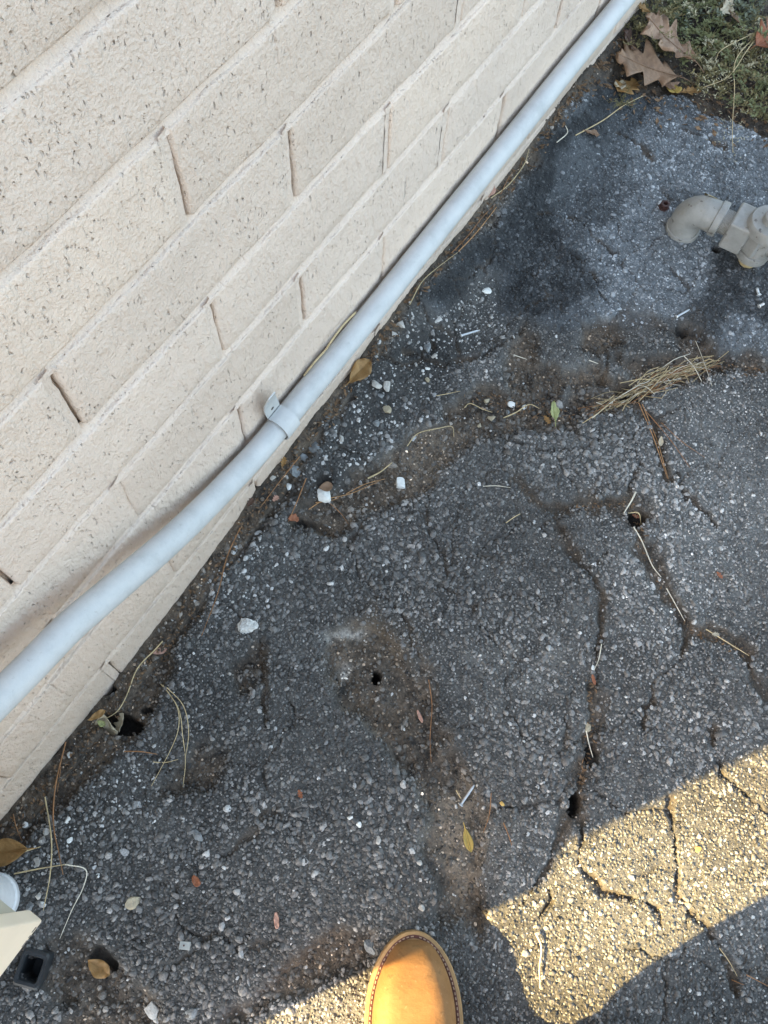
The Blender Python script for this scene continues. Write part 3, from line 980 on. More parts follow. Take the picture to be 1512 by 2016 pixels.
# chipped paint on the lower corner of the cover
for (dx, dz, w_, h_) in ((-0.010, 0.006, 0.006, 0.0030), (-0.018, 0.0045, 0.003, 0.002), (-0.026, 0.0042, 0.007, 0.0016)):
    add_box(bm, (bx1 + dx - w_ / 2, by - 0.0004, bz0 + dz), (bx1 + dx + w_ / 2, by + 0.0002, bz0 + dz + h_))
obj('paint_chip', local(bm, box), simple('bare_primer', (0.16, 0.13, 0.11), 0.7), box)

g0 = at(-14, 1772, 0.004)
bm = bmesh.new()
add_lathe(bm, (g0.x, g0.y, -0.05), (0, 0, 1), [(0, 0.030), (0.048, 0.030), (0.053, 0.031), (0.060, 0.031), (0.062, 0.029), (bz0 + 0.05, 0.029)], 40)
pv = obj('drain_pipe', bm, M_PVC, None, True)
tag(pv, 'pale grey upright pipe dropping into the soil under the beige box', 'pipe')

M_BLACK = simple('black_plastic', (0.025, 0.028, 0.030), 0.45, 0.2, 30.0, 0.4, 0.1)
c0 = gnd(66, 1906)
d1 = (at(95, 1880) - at(52, 1868)); ang = math.atan2(d1.y, d1.x)
tube = thing('square_tube', 'black plastic square tube end set in the ground near the beige box', 'tube', (c0.x, c0.y, c0.z), ang)
bm = bmesh.new()
def sq(bm, w, h, z):
    r = 0.22
    pts = []
    for cx_, cy_, a0 in ((1, 1, 0), (-1, 1, 90), (-1, -1, 180), (1, -1, 270)):
        for a in (0, 45, 90):
            t = math.radians(a0 + a)
            pts.append((w * (cx_ * (1 - r) + r * math.cos(t)), h * (cy_ * (1 - r) + r * math.sin(t)), z))
    return [bm.verts.new(p_) for p_ in pts]
rings = [sq(bm, 0.0160, 0.0198, -0.05), sq(bm, 0.0160, 0.0198, 0.008), sq(bm, 0.0150, 0.0170, 0.0105), sq(bm, 0.0118, 0.0138, 0.0102), sq(bm, 0.0108, 0.0128, 0.008), sq(bm, 0.0100, 0.0120, -0.032)]
for a, b in zip(rings, rings[1:]):
    for k in range(12):
        bm.faces.new((a[k], a[(k + 1) % 12], b[(k + 1) % 12], b[k]))
bm.faces.new(rings[-1])
obj('tube_wall', bm, M_BLACK, tube)

# ------------------------------------------------------------------ grey painted gas cock at the right
m, nt, p = new_mat('grey_valve_paint')
v = coords(nt)
n1 = noise(nt, v, 30.0, 5, 0.7)
c = ramp(nt, n1, [(0.28, (0.19, 0.188, 0.17)), (0.5, (0.25, 0.248, 0.23)), (0.72, (0.31, 0.305, 0.28))])
chip = noise(nt, v, 85.0, 4, 0.6)
c = mixc(nt, ramp(nt, noise(nt, v, 42.0, 5, 0.75), [(0.52, (0, 0, 0)), (0.72, (0.55, 0.55, 0.55))]), c, (0.20, 0.165, 0.115))
c = mixc(nt, ramp(nt, chip, [(0.64, (0, 0, 0)), (0.68, (1, 1, 1))]), c, (0.10, 0.09, 0.08))
nt.links.new(c, p.inputs['Base Color'])
p.inputs['Roughness'].default_value = 0.5
nt.links.new(bump(nt, noise(nt, v, 190.0, 3), 0.25, 0.001), p.inputs['Normal'])
M_VALVE = m
M_RUST = simple('yellowed_metal', (0.42, 0.33, 0.17), 0.6, 0.35, 60.0, 0.4)
zc = 0.058
E0 = at(1366, 408, zc)          # elbow corner
E1 = at(1500, 470, zc)          # plug centre
ax = (E1 - E0); ax.z = 0; L = ax.length; ax.normalize()
valve = thing('gas_valve', 'grey painted gas valve with elbow and square coupling rising from the asphalt', 'valve', (E1.x, E1.y, 0.0))
def vobj(name, bm, mat=M_VALVE, smooth=True):
    for q in bm.verts: q.co = q.co - valve.location
    bmesh.ops.recalc_face_normals(bm, faces=bm.faces)
    return obj(name, bm, mat, valve, smooth)
# elbow: bend from down to along ax
bm = bmesh.new()
er = 0.026; bend = 0.026
pts = [E0 + Vector((0, 0, -0.080)), E0 + Vector((0, 0, -0.030))]
cen = E0 + Vector((0, 0, -bend)) + ax * bend
for a in np.linspace(180, 90, 9):
    t = math.radians(a)
    pts.append(cen + ax * (bend * math.cos(t)) + Vector((0, 0, bend * math.sin(t))))
pts.append(E0 + ax * 0.042)
add_tube(bm, pts, [er * 1.02, er * 1.02] + [er] * (len(pts) - 2), 28)
elb = vobj('elbow', bm)
bm = bmesh.new(); add_lathe(bm, E0 + ax * 0.038, ax, [(0, er), (0.001, er * 1.10), (0.011, er * 1.12), (0.0125, er * 1.05), (0.0126, er * 0.8)], 28)
add_lathe(bm, E0 + Vector((0, 0, -0.046)), Vector((0, 0, -1)), [(0, er), (0.001, er * 1.10), (0.012, er * 1.10), (0.014, er)], 28)
vobj('elbow_collar', bm)
bm = bmesh.new(); add_tube(bm, [E0 + ax * 0.048, E0 + ax * 0.080], 0.0195, 24)
nip = vobj('nipple', bm)
for q in range(4):
    pass
bm = bmesh.new()
for q in range(5):
    add_lathe(bm, E0 + ax * (0.0515 + q * 0.0022), ax, [(0, 0.0196), (0.0008, 0.0204), (0.0016, 0.0196)], 24)
vobj('thread', bm)
# square coupling, an edge-bevelled block turned with the axis
bm = bmesh.new()
side = ax.cross(Vector((0, 0, 1))).normalized()
s0 = 0.064; s1 = 0.100
add_box(bm, (s0, -0.0275, -0.0275), (s1, 0.0275, 0.0275), 0.0035)
Mx = Matrix((( ax.x, side.x, 0, E0.x), (ax.y, side.y, 0, E0.y), (0, 0, 1, zc), (0, 0, 0, 1)))
bm.transform(Mx)
vobj('square_coupling', bm, M_VALVE, False)
bm = bmesh.new(); add_lathe(bm, E0 + ax * (s1 - 0.004), ax, [(0, 0.022), (0.010, 0.0198), (0.030, 0.020), (0.12, 0.020)], 24)
vobj('body', bm)
# the standing plug of the cock: bottom nut, collar, barrel, flange, cap
B0 = Vector((E1.x, E1.y, 0))
def lz(name, prof, mat=M_VALVE, sides=32, smooth=True):
    bm = bmesh.new(); add_lathe(bm, B0, (0, 0, 1), prof, sides)
    o = vobj(name, bm, mat, smooth)
    return o
zb = zc
lz('bottom_nut', [(zb - 0.064, 0.012), (zb - 0.062, 0.0145), (zb - 0.050, 0.0150), (zb - 0.046, 0.019), (zb - 0.040, 0.019)], M_RUST)
lz('lower_collar', [(zb - 0.041, 0.022), (zb - 0.038, 0.0265), (zb - 0.028, 0.0275), (zb - 0.024, 0.0265), (zb - 0.023, 0.024)])
lz('barrel', [(zb - 0.025, 0.0235), (zb + 0.018, 0.0265), (zb + 0.022, 0.028)])
lz('flange', [(zb + 0.019, 0.030), (zb + 0.021, 0.0355), (zb + 0.036, 0.0355), (zb + 0.040, 0.0330), (zb + 0.0405, 0.0200)])
lz('cap', [(zb + 0.038, 0.0172), (zb + 0.050, 0.0168), (zb + 0.052, 0.0150), (zb + 0.0522, 0.0105), (zb + 0.062, 0.0100), (zb + 0.064, 0.0085)])
bm = bmesh.new()
# raised flat plate cast on the barrel, facing the viewer's side
pdir = (Vector((CAM[0], CAM[1], 0)) - B0); pdir.z = 0; pdir.normalize()
pdir = (pdir * 0.85 + Vector((0, 0.4, 0))).normalized()
ps = pdir.cross(Vector((0, 0, 1)))
add_box(bm, (-0.014, 0.0, -0.018), (0.014, 0.0285, 0.016), 0.002)
bm.transform(Matrix(((ps.x, pdir.x, 0, B0.x), (ps.y, pdir.y, 0, B0.y), (0, 0, 1, zc), (0, 0, 0, 1))))
vobj('cast_plate', bm, M_VALVE, False)
# rust-yellow stain plate on the elbow's crown is bare brass showing through
bm = bmesh.new()
rnd = random.Random(5)
vsx = []
for i in range(9):
    a = math.radians(2 + 62 * i / 8)
    for j in range(5):
        u = 0.004 + 0.030 * j / 4
        edge = 0.6 if j in (0, 4) else 1
        dd = side * -1
        rr_ = er + 0.0003
        nrm = (-side * math.cos(a) + Vector((0, 0, 1)) * math.sin(a))
        vsx.append(bm.verts.new(E0 + ax * (u + rnd.uniform(-0.002, 0.002)) + nrm * rr_))
for i in range(8):
    for j in range(4):
        if rnd.random() < 0.92 - 0.5 * (i > 5):
            bm.faces.new((vsx[i * 5 + j], vsx[i * 5 + j + 1], vsx[i * 5 + j + 6], vsx[i * 5 + j + 5]))
vobj('bare_patch', bm, M_RUST)
# outlet running on out of the picture
bm = bmesh.new(); add_tube(bm, [E1 + ax * 0.03, E1 + ax * 0.5, E1 + ax * 1.2], 0.0198, 24)
vobj('outlet_pipe', bm)

# ------------------------------------------------------------------ work boots and their wearer
TOE = Vector((-0.019, -0.492, 0)); A = Vector((0.836, 0.548, 0)).normalized(); Bn = Vector((-A.y, A.x, 0))

def leather(name):
    m, nt, p = new_mat(name)
    v = coords(nt)
    n1 = noise(nt, v, 22.0, 6, 0.65)
    c = ramp(nt, n1, [(0.28, (0.19, 0.090, 0.030)), (0.52, (0.24, 0.122, 0.044)), (0.75, (0.29, 0.160, 0.064))])
    sc = noise(nt, v, 95.0, 5, 0.75)
    c = mixc(nt, ramp(nt, sc, [(0.57, (0, 0, 0)), (0.70, (0.75, 0.75, 0.75))]), c, (0.12, 0.065, 0.026))
    c = mixc(nt, ramp(nt, noise(nt, v, 240.0, 4, 0.7), [(0.62, (0, 0, 0)), (0.72, (0.5, 0.5, 0.5))]), c, (0.36, 0.25, 0.13))
    c = mixc(nt, ramp(nt, noise(nt, v, 9.0, 3), [(0.45, (0, 0, 0)), (0.7, (0.45, 0.45, 0.45))]), c, (0.20, 0.10, 0.03))
    nt.links.new(c, p.inputs['Base Color'])
    p.inputs['Roughness'].default_value = 0.72
    p.inputs['Specular IOR Level'].default_value = 0.25
    # creases run across the boot
    mp = N(nt, 'ShaderNodeMapping'); mp.inputs['Scale'].default_value = (34, 20, 20)
    tc = N(nt, 'ShaderNodeTexCoord'); nt.links.new(tc.outputs['Object'], mp.inputs['Vector'])
    nrm = bump(nt, noise(nt, mp.outputs[0], 1.0, 5, 0.65), 0.5, 0.0040)
    nrm = bump(nt, noise(nt, v, 380.0, 3), 0.25, 0.0006, nrm)
    nt.links.new(nrm, p.inputs['Normal'])
    return m
M_LEATHER = leather('tan_leather')
M_WELT = simple('welt_leather', (0.33, 0.20, 0.085), 0.6, 0.2, 80.0, 0.35, 0.2)
M_SOLE = simple('gum_sole', (0.30, 0.19, 0.085), 0.65, 0.2, 60.0, 0.3, 0.2)
M_GROOVE = simple('welt_groove', (0.10, 0.035, 0.025), 0.7, 0.2, 80.0)
M_THREAD = simple('welt_thread', (0.34, 0.24, 0.16), 0.7, 0.1, 80.0)

def hw(s):                      # half width of the sole at distance s behind the toe tip
    if s < 0.10:
        return 0.0565 * max(0.0, (1 - (1 - s / 0.10) ** 2.15)) ** (1 / 1.95)
    if s < 0.2:
        return 0.0565 - 0.018 * ((s - 0.10) / 0.10) ** 1.5
    return 0.0385 + 0.001 * math.sin((s - 0.2) * 30) if s < 0.27 else 0.0385 * math.sqrt(max(0.0, 1 - ((s - 0.27) / 0.038) ** 2))
SS = [0, 0.0008, 0.003, 0.007, 0.012, 0.019, 0.028, 0.038, 0.05, 0.063, 0.077, 0.092, 0.108, 0.125, 0.145, 0.165, 0.19, 0.215, 0.24, 0.26, 0.275, 0.29, 0.300, 0.306, 0.3075]
def outline(off):
    """closed outline points (s, lateral) pushed in by off"""
    L = [(s, hw(s)) for s in SS]
    pts = L + [(s, -w) for s, w in L[::-1][1:-1]]
    n = len(pts); res = []
    for i in range(n):
        p0 = Vector(pts[i - 1]); p1 = Vector(pts[i]); p2 = Vector(pts[(i + 1) % n])
        t = (p2 - p0)
        if t.length < 1e-9: t = Vector((0, 1))
        t.normalize()
        nr = Vector((t.y, -t.x))
        cen = Vector((min(max(p1.x, 0.06), 0.26), 0))
        if nr.dot(cen - p1) < 0: nr = -nr
        res.append(p1 + nr * off)
    return res

def make_boot(name, label, loc, rotz, mirror=1):
    boot = thing(name, label, 'boot', loc, rotz)
    def ringv(bm, pts, z):
        return [bm.verts.new((-q.x, q.y * mirror, z)) for q in pts]
    def loft(levels, mat, nm, capb=True, capt=True):
        bm = bmesh.new()
        R = [ringv(bm, outline(o), z) for o, z in levels]
        for a, b in zip(R, R[1:]):
            n = len(a)
            for k in range(n):
                bm.faces.new((a[k], a[(k + 1) % n], b[(k + 1) % n], b[k]))
        if capb: bm.faces.new(R[0][::-1])
        if capt: bm.faces.new(R[-1])
        bmesh.ops.recalc_face_normals(bm, faces=bm.faces)
        o = obj(nm, bm, mat, boot, True)
        return o
    loft([(0.004, 0.0), (0.001, 0.004), (0.0, 0.010), (0.0005, 0.020), (0.002, 0.0215)], M_SOLE, 'sole')
    loft([(0.0025, 0.0212), (0.0, 0.0225), (0.0, 0.0265), (0.001, 0.0278), (0.0048, 0.0284)], M_WELT, 'welt')
    loft([(0.0040, 0.0280), (0.0046, 0.0288), (0.0078, 0.0288), (0.0084, 0.0280)], M_GROOVE, 'stitch_groove')
    # stitches
    bm = bmesh.new()
    pts = outline(0.0062)
    dense = []
    for i in range(len(pts)):
        a, b = pts[i], pts[(i + 1) % len(pts)]
        m_ = max(1, int((b - a).length / 0.0007))
        for k in range(m_): dense.append(a + (b - a) * (k / m_))
    acc = 0; last = dense[0]; run = []
    for q in dense:
        acc += (q - last).length; last = q
        if q.x > 0.2: run = []; continue
        ph = acc % 0.0052
        if ph < 0.0036: run.append(q)
        else:
            if len(run) > 2:
                add_tube(bm, [Vector((-c_.x, c_.y * mirror, 0.0290)) for c_ in run[::2] + [run[-1]]], 0.0008, 5)
            run = []
    obj('welt_stitching', bm, M_THREAD, boot, True)
    # upper: toe cap, vamp, shaft
    bm = bmesh.new()
    def top(s):
        ks = [0, 0.006, 0.02, 0.045, 0.075, 0.11, 0.15, 0.19]
        kz = [0.032, 0.045, 0.0575, 0.0665, 0.0695, 0.073, 0.090, 0.125]
        return float(np.interp(s, ks, kz))
    SU = [0.0095, 0.0105, 0.013, 0.017, 0.023, 0.031, 0.041, 0.053, 0.066, 0.08, 0.095, 0.11, 0.128, 0.147, 0.168, 0.19]
    rings = []
    nk = 27
    for s in SU:
        w = max(hw(s) - 0.0088, 0.002) if s > 0.0115 else max(hw(s) - 0.0085, 0.004) * 0.6
        h0 = 0.0278; h = top(s - 0.0085) - h0
        if s < 0.012: h *= 0.5 + 40 * (s - 0.0095)
        ring = []
        for k in range(nk):
            th = math.pi * k / (nk - 1)
            cx_, sx_ = math.cos(th), math.sin(th)
            ee = 0.62
            yy = w * math.copysign(abs(cx_) ** ee, cx_)
            zz = h0 + h * abs(sx_) ** 0.80
            ring.append(bm.verts.new((-s, yy * mirror, zz)))
        rings.append(ring)
    for a, b in zip(rings, rings[1:]):
        for k in range(nk - 1):
            bm.faces.new((a[k], a[k + 1], b[k + 1], b[k]))
    bm.faces.new(rings[0])
    # heel and shaft in one hull behind
    sh = []
    for z, s0_, s1_, w_ in ((0.0278, 0.165, 0.296, 0.032), (0.07, 0.170, 0.298, 0.034), (0.11, 0.180, 0.296, 0.034), (0.15, 0.185, 0.292, 0.037), (0.21, 0.182, 0.292, 0.046)):
        c_ = (s0_ + s1_) / 2; rl = (s1_ - s0_) / 2
        sh.append([bm.verts.new((-(c_ + rl * math.cos(t)), w_ * math.sin(t) * mirror, z)) for t in np.linspace(0, 2 * math.pi, 25)[:-1]])
    for a, b in zip(sh, sh[1:]):
        for k in range(24):
            bm.faces.new((a[k], a[(k + 1) % 24], b[(k + 1) % 24], b[k]))
    bmesh.ops.recalc_face_normals(bm, faces=bm.faces)
    o = obj('upper', bm, M_LEATHER, boot, True)
    ms = o.modifiers.new('sub', 'SUBSURF'); ms.levels = 1; ms.render_levels = 2
    # laces over the vamp, out of the photo
    bm = bmesh.new()
    for q in range(4):
        s = 0.142 + q * 0.014; z = top(s - 0.0085) + 0.004
        add_tube(bm, [(-s, -0.020, z - 0.006), (-s, 0, z + 0.002), (-s, 0.020, z - 0.006)], 0.0022, 6)
    obj('lace', bm, M_THREAD, boot, True)
    return boot
boot = make_boot('work_boot', 'tan leather work boot with a stitched welt, toe half in sunlight', (TOE.x, TOE.y, gz(TOE.x - 0.05, TOE.y - 0.03) - 0.002), math.atan2(A.y, A.x))
LT = TOE - Bn * 0.22 - A * 0.10
make_boot('work_boot', 'tan leather work boot standing farther from the wall, outside the photo', (LT.x, LT.y, -0.004), math.atan2(A.y, A.x) - 0.15, -1)

# the wearer, behind the camera: trousers, jacket, arms and head in one skinned figure
m, nt, p = new_mat('work_clothes')
tcn = N(nt, 'ShaderNodeTexCoord'); sx = N(nt, 'ShaderNodeSeparateXYZ'); nt.links.new(tcn.outputs['Object'], sx.inputs[0])
nt.links.new(ramp(nt, math_n(nt, 'MULTIPLY', sx.outputs[2], 0.5), [(0.0, (0.05, 0.055, 0.07)), (0.45, (0.05, 0.055, 0.07)), (0.46, (0.12, 0.09, 0.06)), (0.73, (0.12, 0.09, 0.06)), (0.735, (0.42, 0.26, 0.18))]), p.inputs['Base Color'])
p.inputs['Roughness'].default_value = 0.85
M_CLOTH = m
ank1 = TOE - A * 0.232; ank2 = LT - A * 0.232
mid = (ank1 + ank2) / 2
J = {'pel': (mid - A * 0.02 + Vector((0, 0, 0.90)), 0.15), 'wai': (mid - A * 0.03 + Vector((0, 0, 1.05)), 0.135), 'che': (mid - A * 0.03 + Vector((0, 0, 1.25)), 0.155), 'nek': (mid - A * 0.01 + Vector((0, 0, 1.42)), 0.055),
     'hed': (mid + A * 0.04 + Vector((0, 0, 1.52)), 0.085), 'top': (mid + A * 0.03 + Vector((0, 0, 1.64)), 0.080)}
for nm, an, sgn in (('l', ank1, 1), ('r', ank2, -1)):
    hip = J['pel'][0] + Bn * 0.10 * sgn - Vector((0, 0, 0.05))
    J['hip' + nm] = (hip, 0.095); J['kne' + nm] = ((hip + an) / 2 + A * 0.02 + Vector((0, 0, 0.06)) + Bn * 0.012, 0.100); J['cuf' + nm] = (an + Vector((0, 0, 0.13)) - A * 0.01, 0.080)
    shd = J['che'][0] + Bn * 0.19 * sgn + Vector((0, 0, 0.10))
    J['sho' + nm] = (shd, 0.062); J['elb' + nm] = (shd + Bn * 0.06 * sgn - Vector((0, 0, 0.26)) + A * 0.02, 0.048)
    J['wri' + nm] = (mid + Bn * 0.07 * sgn + A * 0.20 + Vector((0, 0, 1.10)), 0.032)
names = list(J)
idx = {n_: i for i, n_ in enumerate(names)}
edges = [('pel', 'wai'), ('wai', 'che'), ('che', 'nek'), ('nek', 'hed'), ('hed', 'top')]
for s_ in 'lr':
    edges += [('pel', 'hip' + s_), ('hip' + s_, 'kne' + s_), ('kne' + s_, 'cuf' + s_), ('che', 'sho' + s_), ('sho' + s_, 'elb' + s_), ('elb' + s_, 'wri' + s_)]
me = bpy.data.meshes.new('person')
me.from_pydata([J[n_][0] for n_ in names], [(idx[a], idx[b]) for a, b in edges], [])
person = obj_mesh('person', me, M_CLOTH)
sk = person.modifiers.new('skin', 'SKIN')
for i, n_ in enumerate(names):
    rr_ = J[n_][1]
    me.skin_vertices[0].data[i].radius = (rr_, rr_)
    me.skin_vertices[0].data[i].use_root = (n_ == 'pel')
sb = person.modifiers.new('sub', 'SUBSURF'); sb.levels = 1; sb.render_levels = 2
tag(person, 'person in dark trousers and brown jacket standing in the tan boots behind the camera', 'person')

# ------------------------------------------------------------------ loose stones one could pick up
M_WHITE = simple('white_limestone', (0.62, 0.62, 0.58), 0.75, 0.18, 90.0, 0.3, 0.5, 0.002)
M_PALE = simple('pale_pebble', (0.40, 0.38, 0.34), 0.7, 0.3, 120.0, 0.3, 0.5, 0.002)
M_TANST = simple('tan_stone', (0.34, 0.29, 0.20), 0.75, 0.25, 120.0, 0.3, 0.5, 0.002)
M_YEL = simple('yellow_pebble', (0.50, 0.33, 0.10), 0.7, 0.2, 120.0, 0.3)
M_GREYST = simple('grey_stone', (0.17, 0.18, 0.18), 0.7, 0.4, 150.0, 0.35, 0.5, 0.002)
M_BUMPY = simple('crumbled_mortar', (0.62, 0.61, 0.57), 0.9, 0.25, 160.0, 0.2, 1.0, 0.004)

def stone_mesh(seed, sub=2, cuts=7, rough=0.0):
    r = np.random.default_rng(seed)
    v, f = ico(sub)
    if cuts == 5:                                   # blocky stone: a worn cube
        c = v / np.abs(v).max(1)[:, None]
        v = 0.80 * c + 0.20 * v * 1.25
        v = v @ (np.eye(3) + r.normal(0, 0.09, (3, 3)))
        for _ in range(3):
            d = r.normal(size=3); d /= np.linalg.norm(d)
            ov = np.maximum(v @ d - r.uniform(0.95, 1.2), 0)
            v = v - ov[:, None] * d
        return v * (1 + r.normal(0, 0.015, (len(v), 1))), f
    for _ in range(cuts):
        d = r.normal(size=3); d /= np.linalg.norm(d)
        lim = r.uniform(0.34, 0.66)
        ov = np.maximum(v @ d - lim, 0)
        v = v - ov[:, None] * d * 0.95
    v = v * (1 + r.normal(0, 0.02 + rough, (len(v), 1)))
    return v, f

def stone(label, px, py, rx, ry, mat, seed, ang=0.0, h=0.7, cat='stone', cuts=7, rough=0.0, group=None, name='stone', lift=0.35):
    """rx, ry: half extents in photo pixels"""
    v, f = stone_mesh(seed, 3 if max(rx, ry) > 6 else 2, cuts, rough)
    g = gnd(px, py)
    depth = abs((np.array(g) - CAM) @ RC[:, 2])
    sx_, sy_ = rx * depth / F_PX, ry * depth / F_PX
    v = v / np.abs(v).max(0)
    v = v * np.array([sx_, sy_, min(sx_, sy_) * h])
    # photo axes on the ground
    ex = (at(px + 10, py) - at(px - 10, py)); base = math.atan2(ex.y, ex.x)
    o = from_arrays(name, v, f, mat, None, False)
    o.location = (g.x, g.y, g.z + min(sx_, sy_) * h * lift)
    o.rotation_euler = (random.uniform(-.15, .15), random.uniform(-.15, .15), base - ang)
    return tag(o, label, cat, group)

stone('white squarish stone beside orange pine needles near the pipe', 638, 977, 13, 14, M_WHITE, 1, 0.0, 0.8, cuts=5)
stone('white cube-like stone alone on the brown gully soil', 788, 953, 10, 11, M_WHITE, 2, 0.1, 0.8, cuts=5)
stone('large crumbly white mortar lump between the wall and the drilled hole', 489, 1233, 20, 20, M_BUMPY, 3, 0.5, 0.55, cat='mortar lump', cuts=3, rough=0.07, name='mortar_lump')
stone('flat beige triangular stone on dark asphalt near the beige box', 259, 1782, 21, 15, M_TANST, 4, -0.3, 0.45, cuts=14)
stone('largest pale pebble at the bottom edge, left of the boot', 301, 1983, 15, 19, M_PALE, 5, 0.2, 0.7)
stone('flat grey pebble beside the pale pebble at the bottom edge', 375, 1994, 15, 12, M_GREYST, 6, -0.4, 0.5)
stone('small pale pebble below the flat grey one at the bottom edge', 306, 2009, 9, 6, M_PALE, 7, 0.3, 0.7)
stone('grey and white speckled stone near the brown leaf by the pipe', 741, 758, 12, 10, M_PALE, 8, 0.2, 0.7)
stone('tall pale stone just right of the speckled one', 762, 760, 8, 15, M_PALE, 9, 0.0, 0.8)
stone('tan angular stone below the speckled and the tall pale stones', 761, 809, 10, 10, M_TANST, 10, 0.4, 0.8)
stone('grey stone under the pair of pale stones by the pipe', 750, 779, 9, 6, M_GREYST, 11, 0.0, 0.7)
stone('rounded tan stone at the end of the curled straw in the gully', 968, 824, 9, 9, M_TANST, 12, 0.0, 0.8)
stone('bright white pebble right of the litter in the gully', 1033, 802, 6, 7, M_WHITE, 13)
stone('white pebble among the litter in the gully', 1008, 797, 10, 7, M_WHITE, 14, 0.3)
stone('blue grey chip below the white pebble in the gully', 1000, 812, 5, 7, M_GREYST, 15, 0.5)
stone('tan pebble on the upper edge of the gully litter', 957, 789, 8, 6, M_TANST, 16)
stone('small tan cube of stone below the rounded tan one', 944, 838, 5, 5, M_TANST, 17)
stone('white pebble, middle of the diagonal row of three above the boot', 708, 1624, 7, 6, M_WHITE, 18)
stone('white pebble, upper left of the diagonal row of three above the boot', 689, 1610, 6, 6, M_WHITE, 19)
stone('oval pale pebble, lower right of the diagonal row of three above the boot', 744, 1654, 6, 9, M_PALE, 20, -0.3)
stone('pale blue pebble on brown soil right of the row of three', 825, 1698, 7, 6, M_PALE, 21)
stone('grey pebble on sandy soil above the boot toe', 830, 1789, 7, 8, M_PALE, 22)
stone('orange tan pebble on dark asphalt right of the screw', 989, 1583, 6, 5, M_YEL, 23)
stone('yellow pebble lying in the sunlit patch', 1374, 1672, 7, 6, M_YEL, 24)
stone('white chip in the middle of the sunlit patch', 1182, 1798, 5, 5, M_WHITE, 25)
stone('pale pebble by the sandy soil under the screw', 820, 1588, 5, 5, M_PALE, 26)
stone('dark oval stone touching the left of the boot toe', 730, 1866, 14, 15, M_GREYST, 27, 0.0, 0.6)
stone('tan lump of stone lying in the long crack', 1155, 1432, 8, 10, M_TANST, 28)
stone('white chip leaning in the long crack above the tan lump', 1166, 1316, 4, 8, M_WHITE, 29, 0.4)
stone('grey white pebble, upper of the pair beside the stem near the wall', 93, 1637, 8, 8, M_PALE, 30)
stone('pale pebble, lower of the pair beside the stem near the wall', 84, 1652, 9, 8, M_PALE, 31)
stone('pale pebble near the brown leaf at the left edge', 75, 1697, 9, 9, M_PALE, 32)
stone('white pebble on the soil above the pair near the wall', 134, 1615, 7, 7, M_WHITE, 33)
stone('white pebble right of the pair near the wall', 138, 1654, 6, 6, M_WHITE, 34)
stone('pale pebble right of the upright pipe under the box', 74, 1764, 8, 7, M_PALE, 35)
stone('white chip nearest the beige box corner', 81, 1780, 7, 5, M_WHITE, 36)
stone('grey pebble left of the white chip by the beige box', 59, 1784, 7, 9, M_GREYST, 37)
stone('small white pebble above the flat beige stone', 194, 1724, 5, 5, M_WHITE, 38)
stone('long grey stone sunk in the asphalt above the red chip', 388, 1645, 10, 14, M_GREYST, 39, -0.3, 0.5)
stone('white pebble on soil at the foot of the wall below the hole with leaves', 137, 1487, 6, 7, M_PALE, 40)
stone('round grey pebble against the wall foot by the white stone', 537, 942, 7, 6, M_PALE, 41)
stone('white chip on chunky asphalt left of the white squarish stone', 568, 957, 6, 9, M_WHITE, 42)
stone('pale lichen-white chip on the dark asphalt above the gully', 956, 573, 12, 9, M_WHITE, 43, 0.2, 0.4, cuts=9)
stone('white crust lump at the edge of the bared aggregate', 862, 630, 9, 8, M_BUMPY, 44, 0.0, 0.5, rough=0.05)
stone('upright dark slab of asphalt in the crumbled edge', 840, 684, 8, 14, M_GREYST, 45, 0.1, 0.8)
stone('pale stone below the upright dark slab', 855, 702, 7, 5, M_PALE, 46, -0.6)
stone('tan pale stone last of the line under the dark slab', 843, 749, 7, 6, M_TANST, 47)
stone('white elongated chip in the line under the dark slab', 841, 726, 6, 4, M_WHITE, 48)
stone('oval pale pebble in the dark asphalt below the pipe', 674, 865, 6, 9, M_PALE, 49)
stone('pale blue chip left of the tan angular stone', 741, 835, 8, 7, M_GREYST, 50)
stone('white pebble by the wall foot under the strap', 788, 640, 10, 9, M_PALE, 51)
stone('pale round pebble at the crumbled asphalt edge by the pipe', 774, 658, 7, 7, M_PALE, 52)
# two bits that lie low beside the conduit
for i, (q, w_) in enumerate((((620, 880), 30), ((578, 925), 26), ((600, 905), 18))):
    stone('grey block of broken asphalt wedged between wall and asphalt edge, ' + ('upper' , 'lower', 'middle')[i] + ' of three', q[0], q[1], w_ * 0.45, w_ * 0.7, M_GREYST, 60 + i, -0.6, 0.6, cat='asphalt lump', name='asphalt_lump', rough=0.03)

# ------------------------------------------------------------------ nails, screws, nut, tag
M_STEEL = simple('zinc_steel', (0.55, 0.57, 0.58), 0.35, 0.15, 200.0, 0.5, 0, 0.001, 0.6)
M_RUSTY = simple('rusty_iron', (0.05, 0.022, 0.018), 0.6, 0.4, 120.0, 0.4)

